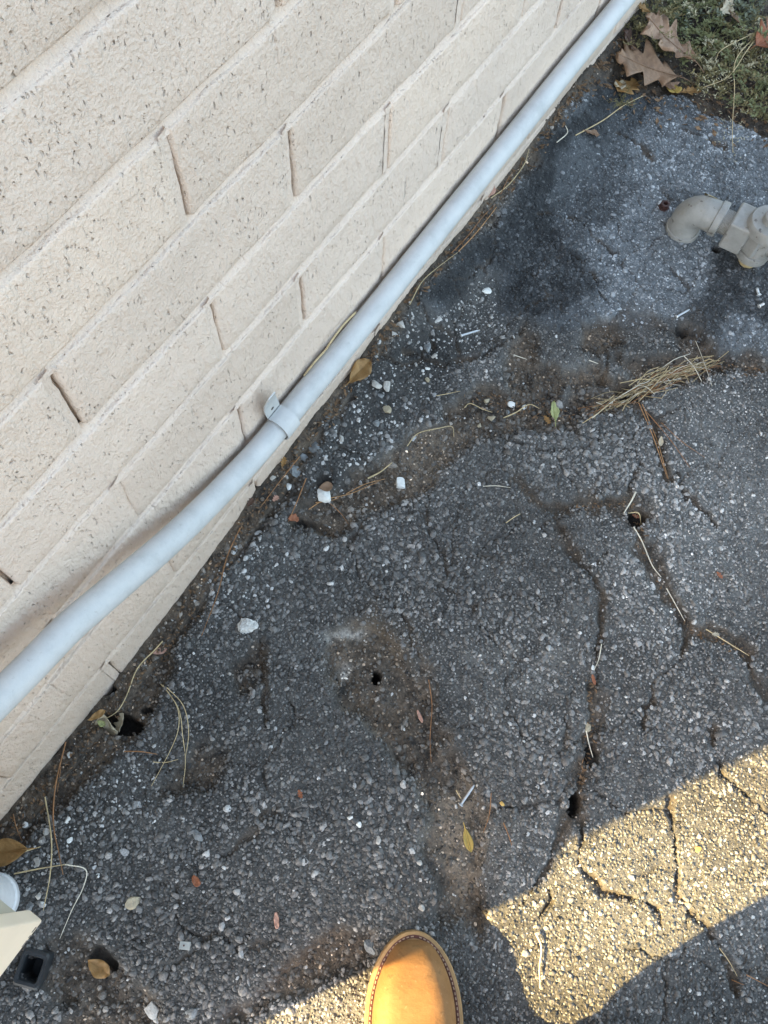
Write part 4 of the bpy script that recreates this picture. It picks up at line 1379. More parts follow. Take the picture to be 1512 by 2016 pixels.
def nail(label, p0, p1, r=0.0014, head=0.0032, name='nail', mat=None):
    a = gnd(*p0, dz=0.0035); b = gnd(*p1, dz=0.0040)
    t = thing(name, label, 'nail' if name == 'nail' else 'screw', a)
    d = (b - a)
    bm = bmesh.new(); add_tube(bm, [Vector((0, 0, 0)), d * 0.86, d], [r, r, r * 0.25], 8)
    obj('shank', bm, mat or M_STEEL, t, True)
    bm = bmesh.new(); add_lathe(bm, -d.normalized() * 0.0015, d, [(0, head * 0.75), (0.0008, head), (0.0018, head * 0.9), (0.0022, r)], 14)
    obj('head', bm, mat or M_STEEL, t, False)
    if name == 'screw':
        bm = bmesh.new()
        L_ = d.length
        for q in range(int(L_ * 0.6 / 0.0022)):
            add_lathe(bm, d.normalized() * (L_ * 0.3 + q * 0.0022), d, [(0, r * 1.0), (0.0007, r * 1.4), (0.0014, r * 1.0)], 8)
        obj('thread', bm, mat or M_STEEL, t, False)
    return t
nail('bright steel nail lying on the sandy soil near the boot', (907, 1584), (933, 1546), 0.0017, 0.0036)
nail('bright nail lying on the bared white aggregate', (908, 663), (942, 653), 0.0017, 0.003)
nail('bright nail on the dark asphalt below the gas valve', (1331, 626), (1356, 612), 0.0017, 0.0036)
nail('short zinc screw, upper of two at the right edge below the valve', (1492, 583), (1488, 569), 0.0020, 0.0040, 'screw')
nail('short zinc screw, lower of two at the right edge below the valve', (1493, 605), (1503, 600), 0.0020, 0.0040, 'screw')
g = gnd(1307, 408)
nut = thing('pipe_nut', 'small dark rusty nut standing on the asphalt left of the elbow', 'nut', (g.x, g.y, g.z - 0.002))
bm = bmesh.new()
add_lathe(bm, (0, 0, 0), (0, 0, 1), [(0, 0.0085), (0.011, 0.0085), (0.0115, 0.0070), (0.0115, 0.0045), (0.004, 0.0042)], 6)
obj('body', bm, M_RUSTY, nut, False)
bm = bmesh.new(); add_lathe(bm, (0, 0, -0.004), (0, 0, 1), [(0, 0.0085), (0.006, 0.0100), (0.0075, 0.009)], 18)
obj('washer', bm, M_RUSTY, nut, False)
g = gnd(365, 1861, 0.004)
tagp = thing('metal_tag', 'tiny grey metal plate with a round hole on the asphalt', 'metal tag', g, 0.5)
bm = bmesh.new(); add_box(bm, (-0.0045, -0.0065, -0.0006), (0.0045, 0.0065, 0.0006), 0.0004, 1)
obj('plate', bm, simple('dull_zinc', (0.26, 0.27, 0.25), 0.5, 0.15), tagp)
bm = bmesh.new(); add_lathe(bm, (0, 0.001, 0.0003), (0, 0, 1), [(0, 0.0011), (0.0005, 0.0011)], 10)
obj('hole', bm, M_RUSTY, tagp)

# ------------------------------------------------------------------ dry stems, needles, straw
M_STRAW = simple('dry_straw', (0.46, 0.36, 0.20), 0.7, 0.25, 90.0, 0.3)
M_NEEDLE = simple('pine_needle_brown', (0.25, 0.125, 0.055), 0.65, 0.3, 90.0, 0.3)
M_ORANGE = simple('pine_needle_orange', (0.36, 0.20, 0.09), 0.65, 0.3, 90.0, 0.3)
M_PALES = simple('bleached_stem', (0.58, 0.53, 0.42), 0.7, 0.2, 90.0, 0.3)

def stem(label, pts, mat, r=0.0007, lift=0.0045, cat='stem', name='dry_stem', group='dry stems and needles lying on the ground'):
    W = []
    rr_ = random.Random(len(pts) * 31 + int(pts[0][0]))
    for i, q in enumerate(pts):
        W.append(gnd(q[0], q[1], lift + rr_.uniform(-0.001, 0.0025)))
    c = catmull(W, 5)
    n = len(c)
    rad = [r * (1.0 - 0.5 * (i / (n - 1)) ** 2) for i in range(n)]
    bm = bmesh.new(); add_tube(bm, c, rad, 6)
    o = obj(name, bm, mat, None, True)
    return tag(o, label, cat, group)
needle = dict(cat='needle', name='pine_needle')
stem('brown needle curving right, outermost of the curved bunch below the leaf hole', [(330, 1355), (362, 1390), (373, 1440), (366, 1495)], M_STRAW, 0.0006, **needle)
stem('tan needle of the curved bunch that bends away to the lower left', [(322, 1350), (350, 1392), (353, 1432), (338, 1475), (300, 1548)], M_STRAW, 0.0006, **needle)
stem('tan needle of the curved bunch that hangs straight down', [(318, 1348), (352, 1395), (361, 1450), (366, 1500), (362, 1550)], M_STRAW, 0.0006, **needle)
stem('short level straw crossing the curved bunch of needles', [(303, 1501), (328, 1502), (352, 1496)], M_STRAW, 0.0006)
stem('reddish stem leaning along the foot of the wall', [(132, 1462), (112, 1545), (107, 1620), (118, 1680), (127, 1722)], M_NEEDLE, 0.0009)
stem('straight pale straw standing past the beige box', [(92, 1570), (104, 1650), (102, 1720), (88, 1792)], M_STRAW, 0.0009)
stem('broken straw in two bends to the right of the beige box', [(30, 1720), (80, 1710), (131, 1702)], M_STRAW, 0.0009)
stem('long bent straw reaching down to the right of the beige box', [(131, 1702), (171, 1712), (165, 1748), (145, 1790), (120, 1848)], M_PALES, 0.0007)
stem('pale orange straw across the brown leaf at the left edge', [(-10, 1704), (40, 1681), (82, 1667)], M_STRAW, 0.0009)
stem('forked twig above the brown leaf at the left edge', [(28, 1603), (35, 1628), (46, 1656)], M_NEEDLE, 0.0007)
stem('short needle beside the reddish stem at the wall', [(122, 1510), (115, 1560)], M_NEEDLE, 0.0006, **needle)
stem('slender tan stalk curling into the hole with leaves', [(322, 1264), (306, 1282), (272, 1318), (250, 1372), (232, 1402), (205, 1418)], M_STRAW, 0.0009)
stem('long brown needle sloping beside the wall below the step', [(474, 1042), (447, 1100), (430, 1170), (398, 1254)], M_NEEDLE, 0.0008, **needle)
stem('brown needle in front of the white squarish stone, pointing down', [(603, 944), (585, 990), (568, 1030)], M_NEEDLE, 0.0009, **needle)
stem('brown twig across the soil between wall and white stone', [(590, 902), (562, 938), (512, 1002)], M_NEEDLE, 0.0008)
stem('orange needle, upper of the pair by the white squarish stone', [(622, 992), (660, 985), (715, 958), (757, 946)], M_ORANGE, 0.0008, **needle)
stem('orange needle, lower of the pair by the white squarish stone', [(608, 1006), (640, 987), (690, 975), (745, 951)], M_ORANGE, 0.0007, **needle)
stem('short brown needle sloping away below the white squarish stone', [(650, 994), (670, 1012), (686, 1035)], M_NEEDLE, 0.0006, **needle)
stem('thick tan straw lying in the gully above the white cube-like stone', [(724, 944), (748, 932), (772, 914)], M_STRAW, 0.0012)
stem('curled wiry straw with a hooked end in the gully', [(801, 882), (822, 856), (862, 847), (889, 843), (893, 864)], M_STRAW, 0.0007)
stem('thin straw loop left of the rounded tan stone', [(914, 805), (925, 797), (950, 808), (968, 815)], M_STRAW, 0.0007)
stem('faint straw lying above the gully', [(858, 783), (880, 778), (905, 774)], M_STRAW, 0.0005)
stem('tan straw under the gully litter', [(990, 826), (1015, 815), (1040, 800), (1060, 808)], M_STRAW, 0.0009)
stem('orange needle, outer of two bent along the foot of the pipe', [(902, 498), (930, 470), (955, 440), (977, 411)], M_ORANGE, 0.0009, **needle)
stem('orange needle, inner of two bent along the foot of the pipe', [(888, 502), (922, 466), (950, 430), (975, 405)], M_NEEDLE, 0.0008, **needle)
stem('tan stem lying straight along the soil by the pipe', [(966, 394), (1000, 368), (1030, 330), (1040, 300)], M_STRAW, 0.0009)
stem('brown needle crossing the stems by the pipe', [(985, 385), (1000, 355), (1008, 345)], M_NEEDLE, 0.0007, **needle)
stem('long needle reaching from the wall foot to the bared aggregate', [(806, 605), (830, 560), (862, 530), (900, 502)], M_STRAW, 0.0007, **needle)
stem('long straw on dark asphalt in front of the oak leaves', [(1132, 271), (1185, 241), (1225, 213), (1263, 195)], M_STRAW, 0.0011)
stem('upright brown needle right of the drilled hole', [(843, 1340), (850, 1390), (846, 1450), (848, 1502)], M_NEEDLE, 0.0006, **needle)
stem('orange needle, left of three below the straw pile', [(1256, 795), (1283, 862), (1312, 945)], M_ORANGE, 0.0008, **needle)
stem('brown needle, middle of three below the straw pile', [(1270, 812), (1318, 868), (1356, 925)], M_NEEDLE, 0.0007, **needle)
stem('brown needle, right of three below the straw pile', [(1300, 835), (1340, 872), (1385, 903)], M_NEEDLE, 0.0006, **needle)
stem('second orange needle hugging the crack below the straw pile', [(1262, 800), (1292, 870), (1300, 900), (1314, 946)], M_ORANGE, 0.0007, **needle)
stem('pale twig with a knobbed end at the crack corner', [(1249, 972), (1240, 990), (1226, 1013)], M_PALES, 0.0013)
stem('straw bent across the pit at the crack corner', [(1235, 1012), (1255, 1013), (1260, 1035)], M_STRAW, 0.0009)
stem('bleached strip lying along the right crack', [(1245, 1040), (1262, 1068), (1282, 1115), (1300, 1138)], M_PALES, 0.0010)
stem('thin straw along the crack under the pit', [(1310, 1160), (1330, 1195), (1345, 1225)], M_PALES, 0.0008)
stem('straw laid in the soil filled crack at the right', [(1388, 1240), (1430, 1268), (1472, 1292)], M_STRAW, 0.0008)
stem('thin pale straw in the long crack beside the white chip', [(1182, 1270), (1176, 1300), (1167, 1322)], M_PALES, 0.0007)
stem('pale straw poking from the lower end of the long crack', [(1152, 1440), (1158, 1465), (1165, 1492)], M_PALES, 0.0008)
stem('thin stem on sandy soil right of the steel nail', [(966, 1562), (962, 1605), (950, 1640)], M_NEEDLE, 0.0006)
stem('short pale straw left of the steel nail', [(897, 1556), (907, 1573)], M_STRAW, 0.0008)
stem('whitish stem lying in the near corner of the sunlit patch', [(1052, 1836), (1064, 1864), (1060, 1905), (1062, 1945)], M_PALES, 0.0011)
stem('needle on shaded asphalt below the sunlit patch', [(1414, 1866), (1432, 1892), (1448, 1921)], M_STRAW, 0.0006, **needle)
stem('brown needle at the lower right edge of the shaded asphalt', [(1437, 1928), (1462, 1938)], M_NEEDLE, 0.0006, **needle)
stem('straw at the far lower right corner', [(1466, 1918), (1512, 1942)], M_NEEDLE, 0.0006)
stem('fine straw across asphalt right of the white cube-like stone', [(950, 961), (978, 959), (1004, 963)], M_PALES, 0.0006)
stem('short straw on asphalt below the fine straw', [(995, 1032), (1012, 1020), (1023, 1014)], M_STRAW, 0.0007)
stem('pale straw under the oak leaves at the wall', [(1095, 285), (1115, 268), (1112, 252)], M_PALES, 0.0010)
stem('straw level on the asphalt above the gully', [(1010, 703), (1036, 711)], M_PALES, 0.0008)
stem('straw lying on soil right of the upper screw line', [(1158, 712), (1176, 720)], M_PALES, 0.0007)
stem('brown straw on dark asphalt at the end of the long crack', [(990, 1620), (1000, 1645), (1006, 1665)], M_NEEDLE, 0.0007)
stem('thin stem at the wall foot by the curved bunch', [(246, 1480), (280, 1481), (312, 1486)], M_NEEDLE, 0.0008)

# the straw drift in the gully: a mass of stalks
bm = bmesh.new()
rr_ = random.Random(77)
axis_pts = [(1165, 812), (1215, 790), (1260, 768), (1310, 745), (1355, 728), (1400, 718)]
for i in range(170):
    t = rr_.betavariate(1.4, 1.3) * (len(axis_pts) - 1); k = min(int(t), len(axis_pts) - 2); f = t - k
    cx_ = axis_pts[k][0] + (axis_pts[k + 1][0] - axis_pts[k][0]) * f; cy_ = axis_pts[k][1] + (axis_pts[k + 1][1] - axis_pts[k][1]) * f
    sp_ = 14 * (1 - abs(t / (len(axis_pts) - 1) - 0.45))
    cx_ += rr_.gauss(0, sp_ * 0.6); cy_ += rr_.gauss(0, sp_ * 0.62)
    a = math.atan2(axis_pts[k + 1][1] - axis_pts[k][1], axis_pts[k + 1][0] - axis_pts[k][0]) + math.radians(rr_.gauss(-2, 13) + (50 if rr_.random() < 0.12 else 0)); L_ = rr_.choice([6, 9, 14, 20, 30, 45]) * rr_.uniform(0.7, 1.25)
    dx, dy = math.cos(a) * L_, math.sin(a) * L_
    bow = rr_.gauss(0, 0.13) * L_
    P = [gnd(cx_ - dx, cy_ - dy, rr_.uniform(0.002, 0.006)), gnd(cx_ + bow * 0.4, cy_ + bow, rr_.uniform(0.003, 0.010)), gnd(cx_ + dx, cy_ + dy, rr_.uniform(0.002, 0.006))]
    r_ = rr_.uniform(0.0003, 0.0008)
    n0_ = len(bm.faces); add_tube(bm, catmull(P, 3), r_, 5); bm.faces.ensure_lookup_table()
    mi_ = rr_.choice([0, 0, 1, 2, 2, 3])
    for f_ in bm.faces[n0_:]: f_.material_index = mi_
straw = obj('straw', bm, M_STRAW, None, True)
for m_ in (M_PALES, simple('old_straw', (0.30, 0.23, 0.13), 0.75, 0.3, 90.0, 0.25), M_NEEDLE): straw.data.materials.append(m_)
tag(straw, 'drift of dry straw caught in the gully across the asphalt', 'straw', kind='stuff')

# crumbs of bark and dead leaf along the wall foot and in the cracks
M_CRUMB = simple('leaf_crumb', (0.15, 0.095, 0.055), 0.85, 0.6, 200.0, 0.2)
bm = bmesh.new()
def crumb_line(line, n, spread, smin=0.0012, smax=0.0042):
    for i in range(n):
        t = rr_.random() * (len(line) - 1); k = min(int(t), len(line) - 2); f = t - k
        qx = line[k][0] + (line[k + 1][0] - line[k][0]) * f + rr_.gauss(0, spread); qy = line[k][1] + (line[k + 1][1] - line[k][1]) * f + rr_.gauss(0, spread)
        g = gnd(qx, qy, 0.0025)
        if g.y > -0.004: continue
        a = rr_.uniform(0, 6.28); L_ = rr_.uniform(smin, smax); w_ = L_ * rr_.uniform(0.2, 0.6)
        u = Vector((math.cos(a), math.sin(a), rr_.uniform(-.4, .4))) * L_; v_ = Vector((-math.sin(a), math.cos(a), rr_.uniform(-.4, .4))) * w_
        vs_ = [bm.verts.new(g + u + v_ * .3), bm.verts.new(g + v_), bm.verts.new(g - u), bm.verts.new(g - v_ + Vector((0, 0, 0.001)))]
        bm.faces.new(vs_)
crumb_line([(20, 1640), (150, 1490), (300, 1310), (420, 1140), (500, 1010), (560, 930), (620, 840)], 420, 13)
crumb_line([(620, 840), (700, 735), (800, 600), (900, 470), (1000, 350), (1080, 250), (1150, 165), (1225, 75)], 620, 11, 0.0015, 0.0065)
crumb_line([(930, 785), (1000, 800), (1100, 820), (1200, 800), (1400, 725), (1500, 735)], 200, 9)
crumb_line([(1090, 1000), (1240, 992), (1270, 1090), (1350, 1240), (1480, 1290)], 120, 5)
crumb_line([(1160, 1330), (1165, 1450), (1140, 1560)], 60, 5)
crumb_line([(1180, 150), (1300, 170), (1440, 220), (1512, 180)], 350, 40, 0.002, 0.009)
tag(obj('leaf_litter', bm, M_CRUMB), 'crumbs of dead leaf and bark along the foot of the wall', 'leaf litter', kind='stuff')

# ------------------------------------------------------------------ dead leaves
def leaf_mat(name, c0, c1):
    m, nt, p = new_mat(name)
    v = coords(nt)
    n1 = noise(nt, v, 60.0, 5, 0.65)
    c = ramp(nt, n1, [(0.3, c0), (0.7, c1)])
    sp_ = noise(nt, v, 260.0, 3)
    c = mixc(nt, ramp(nt, sp_, [(0.66, (0, 0, 0)), (0.75, (0.6, 0.6, 0.6))]), c, tuple(q * 0.4 for q in c0))
    nt.links.new(c, p.inputs['Base Color'])
    p.inputs['Roughness'].default_value = 0.6
    p.inputs['Specular IOR Level'].default_value = 0.35
    c = mixc(nt, ramp(nt, noise(nt, v, 28.0, 5, 0.7), [(0.45, (0, 0, 0)), (0.68, (0.65, 0.65, 0.65))]), c, tuple(q * 0.55 for q in c0))
    nt.links.new(c, p.inputs['Base Color'])
    nt.links.new(bump(nt, noise(nt, v, 140.0, 4), 0.7, 0.002), p.inputs['Normal'])
    return m
LM_TAN = leaf_mat('leaf_tan', (0.22, 0.13, 0.078), (0.36, 0.23, 0.145))
LM_BROWN = leaf_mat('leaf_brown', (0.18, 0.105, 0.06), (0.29, 0.18, 0.105))
LM_DARK = leaf_mat('leaf_dark', (0.07, 0.040, 0.028), (0.13, 0.075, 0.05))
LM_RED = leaf_mat('leaf_russet', (0.22, 0.075, 0.035), (0.34, 0.13, 0.06))
LM_AMBER = leaf_mat('leaf_amber', (0.24, 0.13, 0.04), (0.36, 0.21, 0.08))
LM_GREEN = leaf_mat('leaf_green', (0.22, 0.24, 0.09), (0.34, 0.34, 0.15))
LM_YELLOW = leaf_mat('leaf_yellow', (0.34, 0.23, 0.05), (0.46, 0.33, 0.09))
LM_PALE = leaf_mat('leaf_pale', (0.36, 0.30, 0.20), (0.50, 0.43, 0.31))
LM_PINK = leaf_mat('leaf_pinkish', (0.38, 0.20, 0.14), (0.50, 0.30, 0.22))

def wfun_oak(t):
    env = math.sin(math.pi * min(t * 1.02, 1)) ** 0.55 * (0.55 + 0.5 * t)
    ph = (t * 3.4 + 0.15) % 1.0
    tri = ph / 0.72 if ph < 0.72 else (1 - ph) / 0.28
    return 0.46 * env * (0.40 + 0.62 * tri ** 1.15) * (1 if t < 0.97 else 0.15)
def wfun_oval(t): return 0.24 * math.sin(math.pi * t) ** 0.75
def wfun_strip(t): return 0.16 * (math.sin(math.pi * min(max(t, 0.02), 0.98)) ** 0.3)
def wfun_jag(t): return 0.30 * math.sin(math.pi * t) ** 0.5 * (0.75 + 0.3 * math.sin(t * 23))

def leaf(label, p0, p1, wf, mat, lift=0.004, curl=0.15, fold=0.25, twist=0.0, name='dead_leaf', group='dead leaves lying on the ground', wscale=1.0, tip=0.0, parts=True):
    """p0 -> p1: the midrib from stalk to tip, in the photo"""
    a = gnd(*p0, dz=lift); b = gnd(*p1, dz=lift + tip)
    t = thing(name, label, 'leaf', a, 0, group)
    d = b - a; Ln = d.length; u = d.normalized()
    s_ = Vector((0, 0, 1)).cross(u).normalized(); nn = u.cross(s_)
    if twist:
        s_, nn = s_ * math.cos(twist) + nn * math.sin(twist), nn * math.cos(twist) - s_ * math.sin(twist)
    bm = bmesh.new()
    NT, NS = (44, 9) if wf is wfun_oak else (16, 7)
    rr2 = random.Random(int(p0[0] * 7 + p0[1]))
    wav = [rr2.uniform(-1, 1) for _ in range(6)]
    rows = []
    for i in range(NT + 1):
        tt = i / NT
        row = []
        # lobes alternate a little
        wl = wf(min(max(tt + 0.015, 0), 1)) * Ln * wscale; wr = wf(min(max(tt - 0.02, 0), 1)) * Ln * wscale
        for j in range(NS):
            q = -1 + 2 * j / (NS - 1)
            w_ = (wl if q < 0 else wr) * q
            adv = abs(q) * (wl if q < 0 else wr) * 0.35
            z = fold * abs(w_) + curl * Ln * (tt - 0.5) ** 2 * 1.6 + 0.055 * Ln * (wav[0] * math.sin(tt * 9 + q * 2) + wav[1] * math.sin(tt * 15 - q * 3) + 0.5 * wav[2] * math.sin(tt * 31 + q * 5)) * abs(q)
            row.append(bm.verts.new(u * (tt * Ln + adv * (1 if tt < 0.9 else 0.3)) + s_ * w_ + nn * z))
        rows.append(row)
    for i in range(NT):
        for j in range(NS - 1):
            bm.faces.new((rows[i][j], rows[i + 1][j], rows[i + 1][j + 1], rows[i][j + 1]))
    o = obj('blade', bm, mat, t, True)
    sd_ = o.modifiers.new('thick', 'SOLIDIFY'); sd_.thickness = 0.0004
    if parts:
        bm = bmesh.new()
        mids = [rows[0][0].co.copy()] if False else None
        P = [u * (-0.22 * Ln) + nn * (0.02 * Ln), Vector((0, 0, 0)), u * 0.5 * Ln + nn * (0.0006), u * 0.95 * Ln + nn * (curl * Ln * 0.3 + 0.0006)]
        P[1] = nn * (curl * Ln * 0.4 + 0.0006)
        add_tube(bm, catmull(P, 4), 0.0007, 5)
        obj('stalk', bm, mat, t, True)
    return t
leaf('upper of two large tan oak leaves beside the pipe', (1352, 152), (1258, 62), wfun_oak, LM_TAN, 0.030, 0.12, 0.12, 0.10, wscale=1.15)
leaf('lower of two large tan oak leaves, points toward the pipe', (1330, 168), (1208, 122), wfun_oak, LM_BROWN, 0.014, 0.10, 0.10, -0.15, wscale=1.0)
leaf('dark brown oak leaf tucked behind the two large tan ones', (1262, 128), (1222, 70), wfun_oak, LM_DARK, 0.010, 0.10, 0.2, 0.2)
leaf('tan leaf under the lower oak leaf on the asphalt edge', (1285, 150), (1330, 185), wfun_oak, LM_TAN, 0.008, 0.10, 0.15, 0.0, wscale=0.9)
leaf('small orange tan leaf in front of the oak leaves', (1252, 170), (1213, 188), wfun_jag, LM_AMBER, 0.006, 0.1, 0.3)
leaf('pale seed-like leaf beside the small orange one', (1228, 170), (1210, 178), wfun_oval, LM_PALE, 0.006, 0.1, 0.3)
leaf('russet leaf among the weeds at the right edge', (1470, 125), (1524, 95), wfun_jag, LM_RED, 0.035, 0.2, 0.2, 0.2, wscale=1.9)
leaf('pale crumpled leaf at the top edge beside the pipe', (1262, 18), (1298, -2), wfun_jag, LM_PALE, 0.03, 0.3, 0.5, wscale=1.3)
leaf('amber leaf against the pipe near the top edge', (1272, 40), (1245, 22), wfun_jag, LM_AMBER, 0.015, 0.2, 0.3, wscale=1.2)
leaf('pale leaf standing among the weeds', (1400, 66), (1424, 42), wfun_jag, LM_PALE, 0.04, 0.2, 0.3, 0.5, wscale=1.1)
leaf('tan leaf behind the pale one among the weeds', (1440, 76), (1424, 48), wfun_oval, LM_BROWN, 0.03, 0.2, 0.3, 0.5, wscale=1.4)
leaf('dark maroon leaf at the top edge among the weeds', (1420, 35), (1414, -6), wfun_jag, LM_DARK, 0.03, 0.2, 0.3, 0.3, wscale=1.2)
leaf('tan leaf at the top edge among the weeds', (1360, 20), (1385, -5), wfun_oval, LM_TAN, 0.03, 0.2, 0.3, 0.3, wscale=1.5)
leaf('amber leaf at the asphalt edge under the seed head', (1340, 188), (1375, 183), wfun_jag, LM_AMBER, 0.006, 0.1, 0.3)
leaf('olive leaf at the asphalt edge below the oak leaves', (1315, 172), (1330, 190), wfun_oval, LM_YELLOW, 0.006, 0.1, 0.3, wscale=1.8)
leaf('narrow brown leaf on dark asphalt in front of the oak leaves', (1152, 262), (1178, 270), wfun_oval, LM_BROWN, 0.004, 0.1, 0.4)
leaf('oblong folded brown leaf below the pipe', (687, 757), (728, 716), wfun_oval, LM_AMBER, 0.006, 0.08, 0.55, 0.3, wscale=1.25)
leaf('small tan leaf standing against the wall foot by the pipe', (962, 392), (972, 375), wfun_oval, LM_PINK, 0.008, 0.1, 0.3, 0.6, wscale=1.3)
leaf('curled amber leaf cut by the left edge', (62, 1672), (-8, 1682), wfun_oval, LM_AMBER, 0.010, 0.2, 0.5, wscale=1.5)
leaf('yellow green leaf standing in the gully', (1090, 836), (1087, 795), wfun_oval, LM_GREEN, 0.008, 0.1, 0.35, 0.4, wscale=0.9)
leaf('small rust coloured leaf at the foot of the green one', (1070, 822), (1080, 838), wfun_jag, LM_AMBER, 0.006, 0.1, 0.4, parts=False)
leaf('yellow brown leaf on sandy soil right of the boot', (914, 1630), (926, 1678), wfun_oval, LM_YELLOW, 0.005, 0.1, 0.4, wscale=0.8)
leaf('pink rust sliver of bark left of the boot', (544, 1795), (546, 1828), wfun_strip, LM_PINK, 0.005, 0.05, 0.3, parts=False)
leaf('rust flake of bark right of the beige stone', (381, 1724), (393, 1744), wfun_strip, LM_RED, 0.005, 0.05, 0.3, wscale=1.8, parts=False)
leaf('pinkish strip of bark below the drilled hole', (821, 1399), (831, 1424), wfun_strip, LM_PINK, 0.005, 0.05, 0.2, wscale=0.8, parts=False)
leaf('tiny red flake on the right hand asphalt slab', (1409, 1127), (1420, 1140), wfun_jag, LM_RED, 0.004, 0.05, 0.1, parts=False)
leaf('tiny rust flake on asphalt left of the row of pebbles', (588, 1555), (594, 1572), wfun_jag, LM_RED, 0.004, 0.05, 0.2, parts=False)
leaf('pinkish sliver at the wall foot by the tan stalk', (302, 1288), (330, 1279), wfun_oval, LM_PINK, 0.004, 0.1, 0.3, parts=False)
leaf('pale curled leaf in the hole, left of two', (214, 1408), (226, 1444), wfun_oval, LM_PALE, 0.020, 0.3, 0.5, 0.3, wscale=1.6, parts=False)
leaf('pale curled leaf in the hole, right of two', (256, 1410), (238, 1448), wfun_jag, LM_PALE, 0.022, 0.3, 0.5, 0.6, parts=False)
leaf('greenish scrap in the hole beside the wall', (198, 1422), (212, 1432), wfun_oval, LM_GREEN, 0.016, 0.2, 0.5, wscale=1.3, parts=False)
leaf('amber curled leaf bridging the hole at the wall', (184, 1424), (218, 1405), wfun_oval, LM_AMBER, 0.024, 0.2, 0.4, wscale=0.8, parts=False)
leaf('brown leaf lying in the hollow near the beige box', (180, 1888), (222, 1918), wfun_oval, LM_AMBER, 0.012, 0.2, 0.5, wscale=1.2, parts=False)
leaf('brown scrap of leaf in the notch by the white squarish stone', (567, 1026), (588, 1024), wfun_oval, LM_RED, 0.008, 0.1, 0.3, wscale=1.3, parts=False)
leaf('dark leaf tucked behind the white squarish stone', (628, 965), (655, 962), wfun_oval, LM_BROWN, 0.008, 0.1, 0.3, wscale=1.6, parts=False)
leaf('tan scrap at the wall foot under the strap', (556, 924), (562, 905), wfun_jag, LM_AMBER, 0.008, 0.1, 0.3, parts=False)
leaf('pink scrap of leaf between wall and white stone', (538, 990), (548, 980), wfun_jag, LM_PINK, 0.006, 0.1, 0.3, wscale=1.3, parts=False)
leaf('dark scrap of leaf at the step in the wall foot', (488, 1000), (500, 985), wfun_jag, LM_DARK, 0.006, 0.1, 0.3, wscale=1.3, parts=False)
leaf('pale scrap at the straw in the right crack', (1398, 1250), (1412, 1252), wfun_jag, LM_PALE, 0.006, 0.1, 0.3, wscale=1.2, parts=False)
leaf('pale scrap in the crack under the straw pile', (1300, 862), (1297, 882), wfun_oval, LM_PALE, 0.006, 0.1, 0.3, parts=False)
leaf('rust scrap in the pit at the crack corner', (1240, 1018), (1254, 1024), wfun_jag, LM_RED, 0.010, 0.1, 0.3, parts=False)
leaf('rust scrap lying in the long crack', (1163, 1330), (1168, 1350), wfun_strip, LM_RED, 0.008, 0.1, 0.3, parts=False)

# a dry vine stem caught behind the pipe
bm = bmesh.new()
P = [on_wall(598, 740, -0.006), on_wall(620, 712, -0.010), on_wall(640, 690, -0.008), on_wall(652, 672, -0.011), on_wall(676, 640, -0.008), on_wall(700, 615, -0.010)]
add_tube(bm, catmull(P, 5), 0.0013, 6)
tag(obj('vine_stem', bm, M_STRAW, None, True), 'dry twisted stem caught between the pipe and the wall', 'stem')

# ------------------------------------------------------------------ weeds at the upper right
M_STEM = simple('weed_stem', (0.13, 0.12, 0.055), 0.7, 0.3, 60.0, 0.3)
def green_mat(name, c0, c1):
    m, nt, p = new_mat(name)
    geo = N(nt, 'ShaderNodeNewGeometry')
    n1 = noise(nt, geo.outputs['Position'], 45.0, 4)
    nt.links.new(ramp(nt, n1, [(0.3, c0), (0.7, c1)]), p.inputs['Base Color'])
    p.inputs['Roughness'].default_value = 0.6
    p.inputs['Specular IOR Level'].default_value = 0.3
    return m
M_G1 = green_mat('weed_green', (0.095, 0.105, 0.042), (0.18, 0.185, 0.080))
M_G2 = green_mat('weed_olive', (0.115, 0.100, 0.042), (0.22, 0.18, 0.080))
M_G3 = green_mat('weed_greygreen', (0.085, 0.100, 0.065), (0.16, 0.175, 0.115))

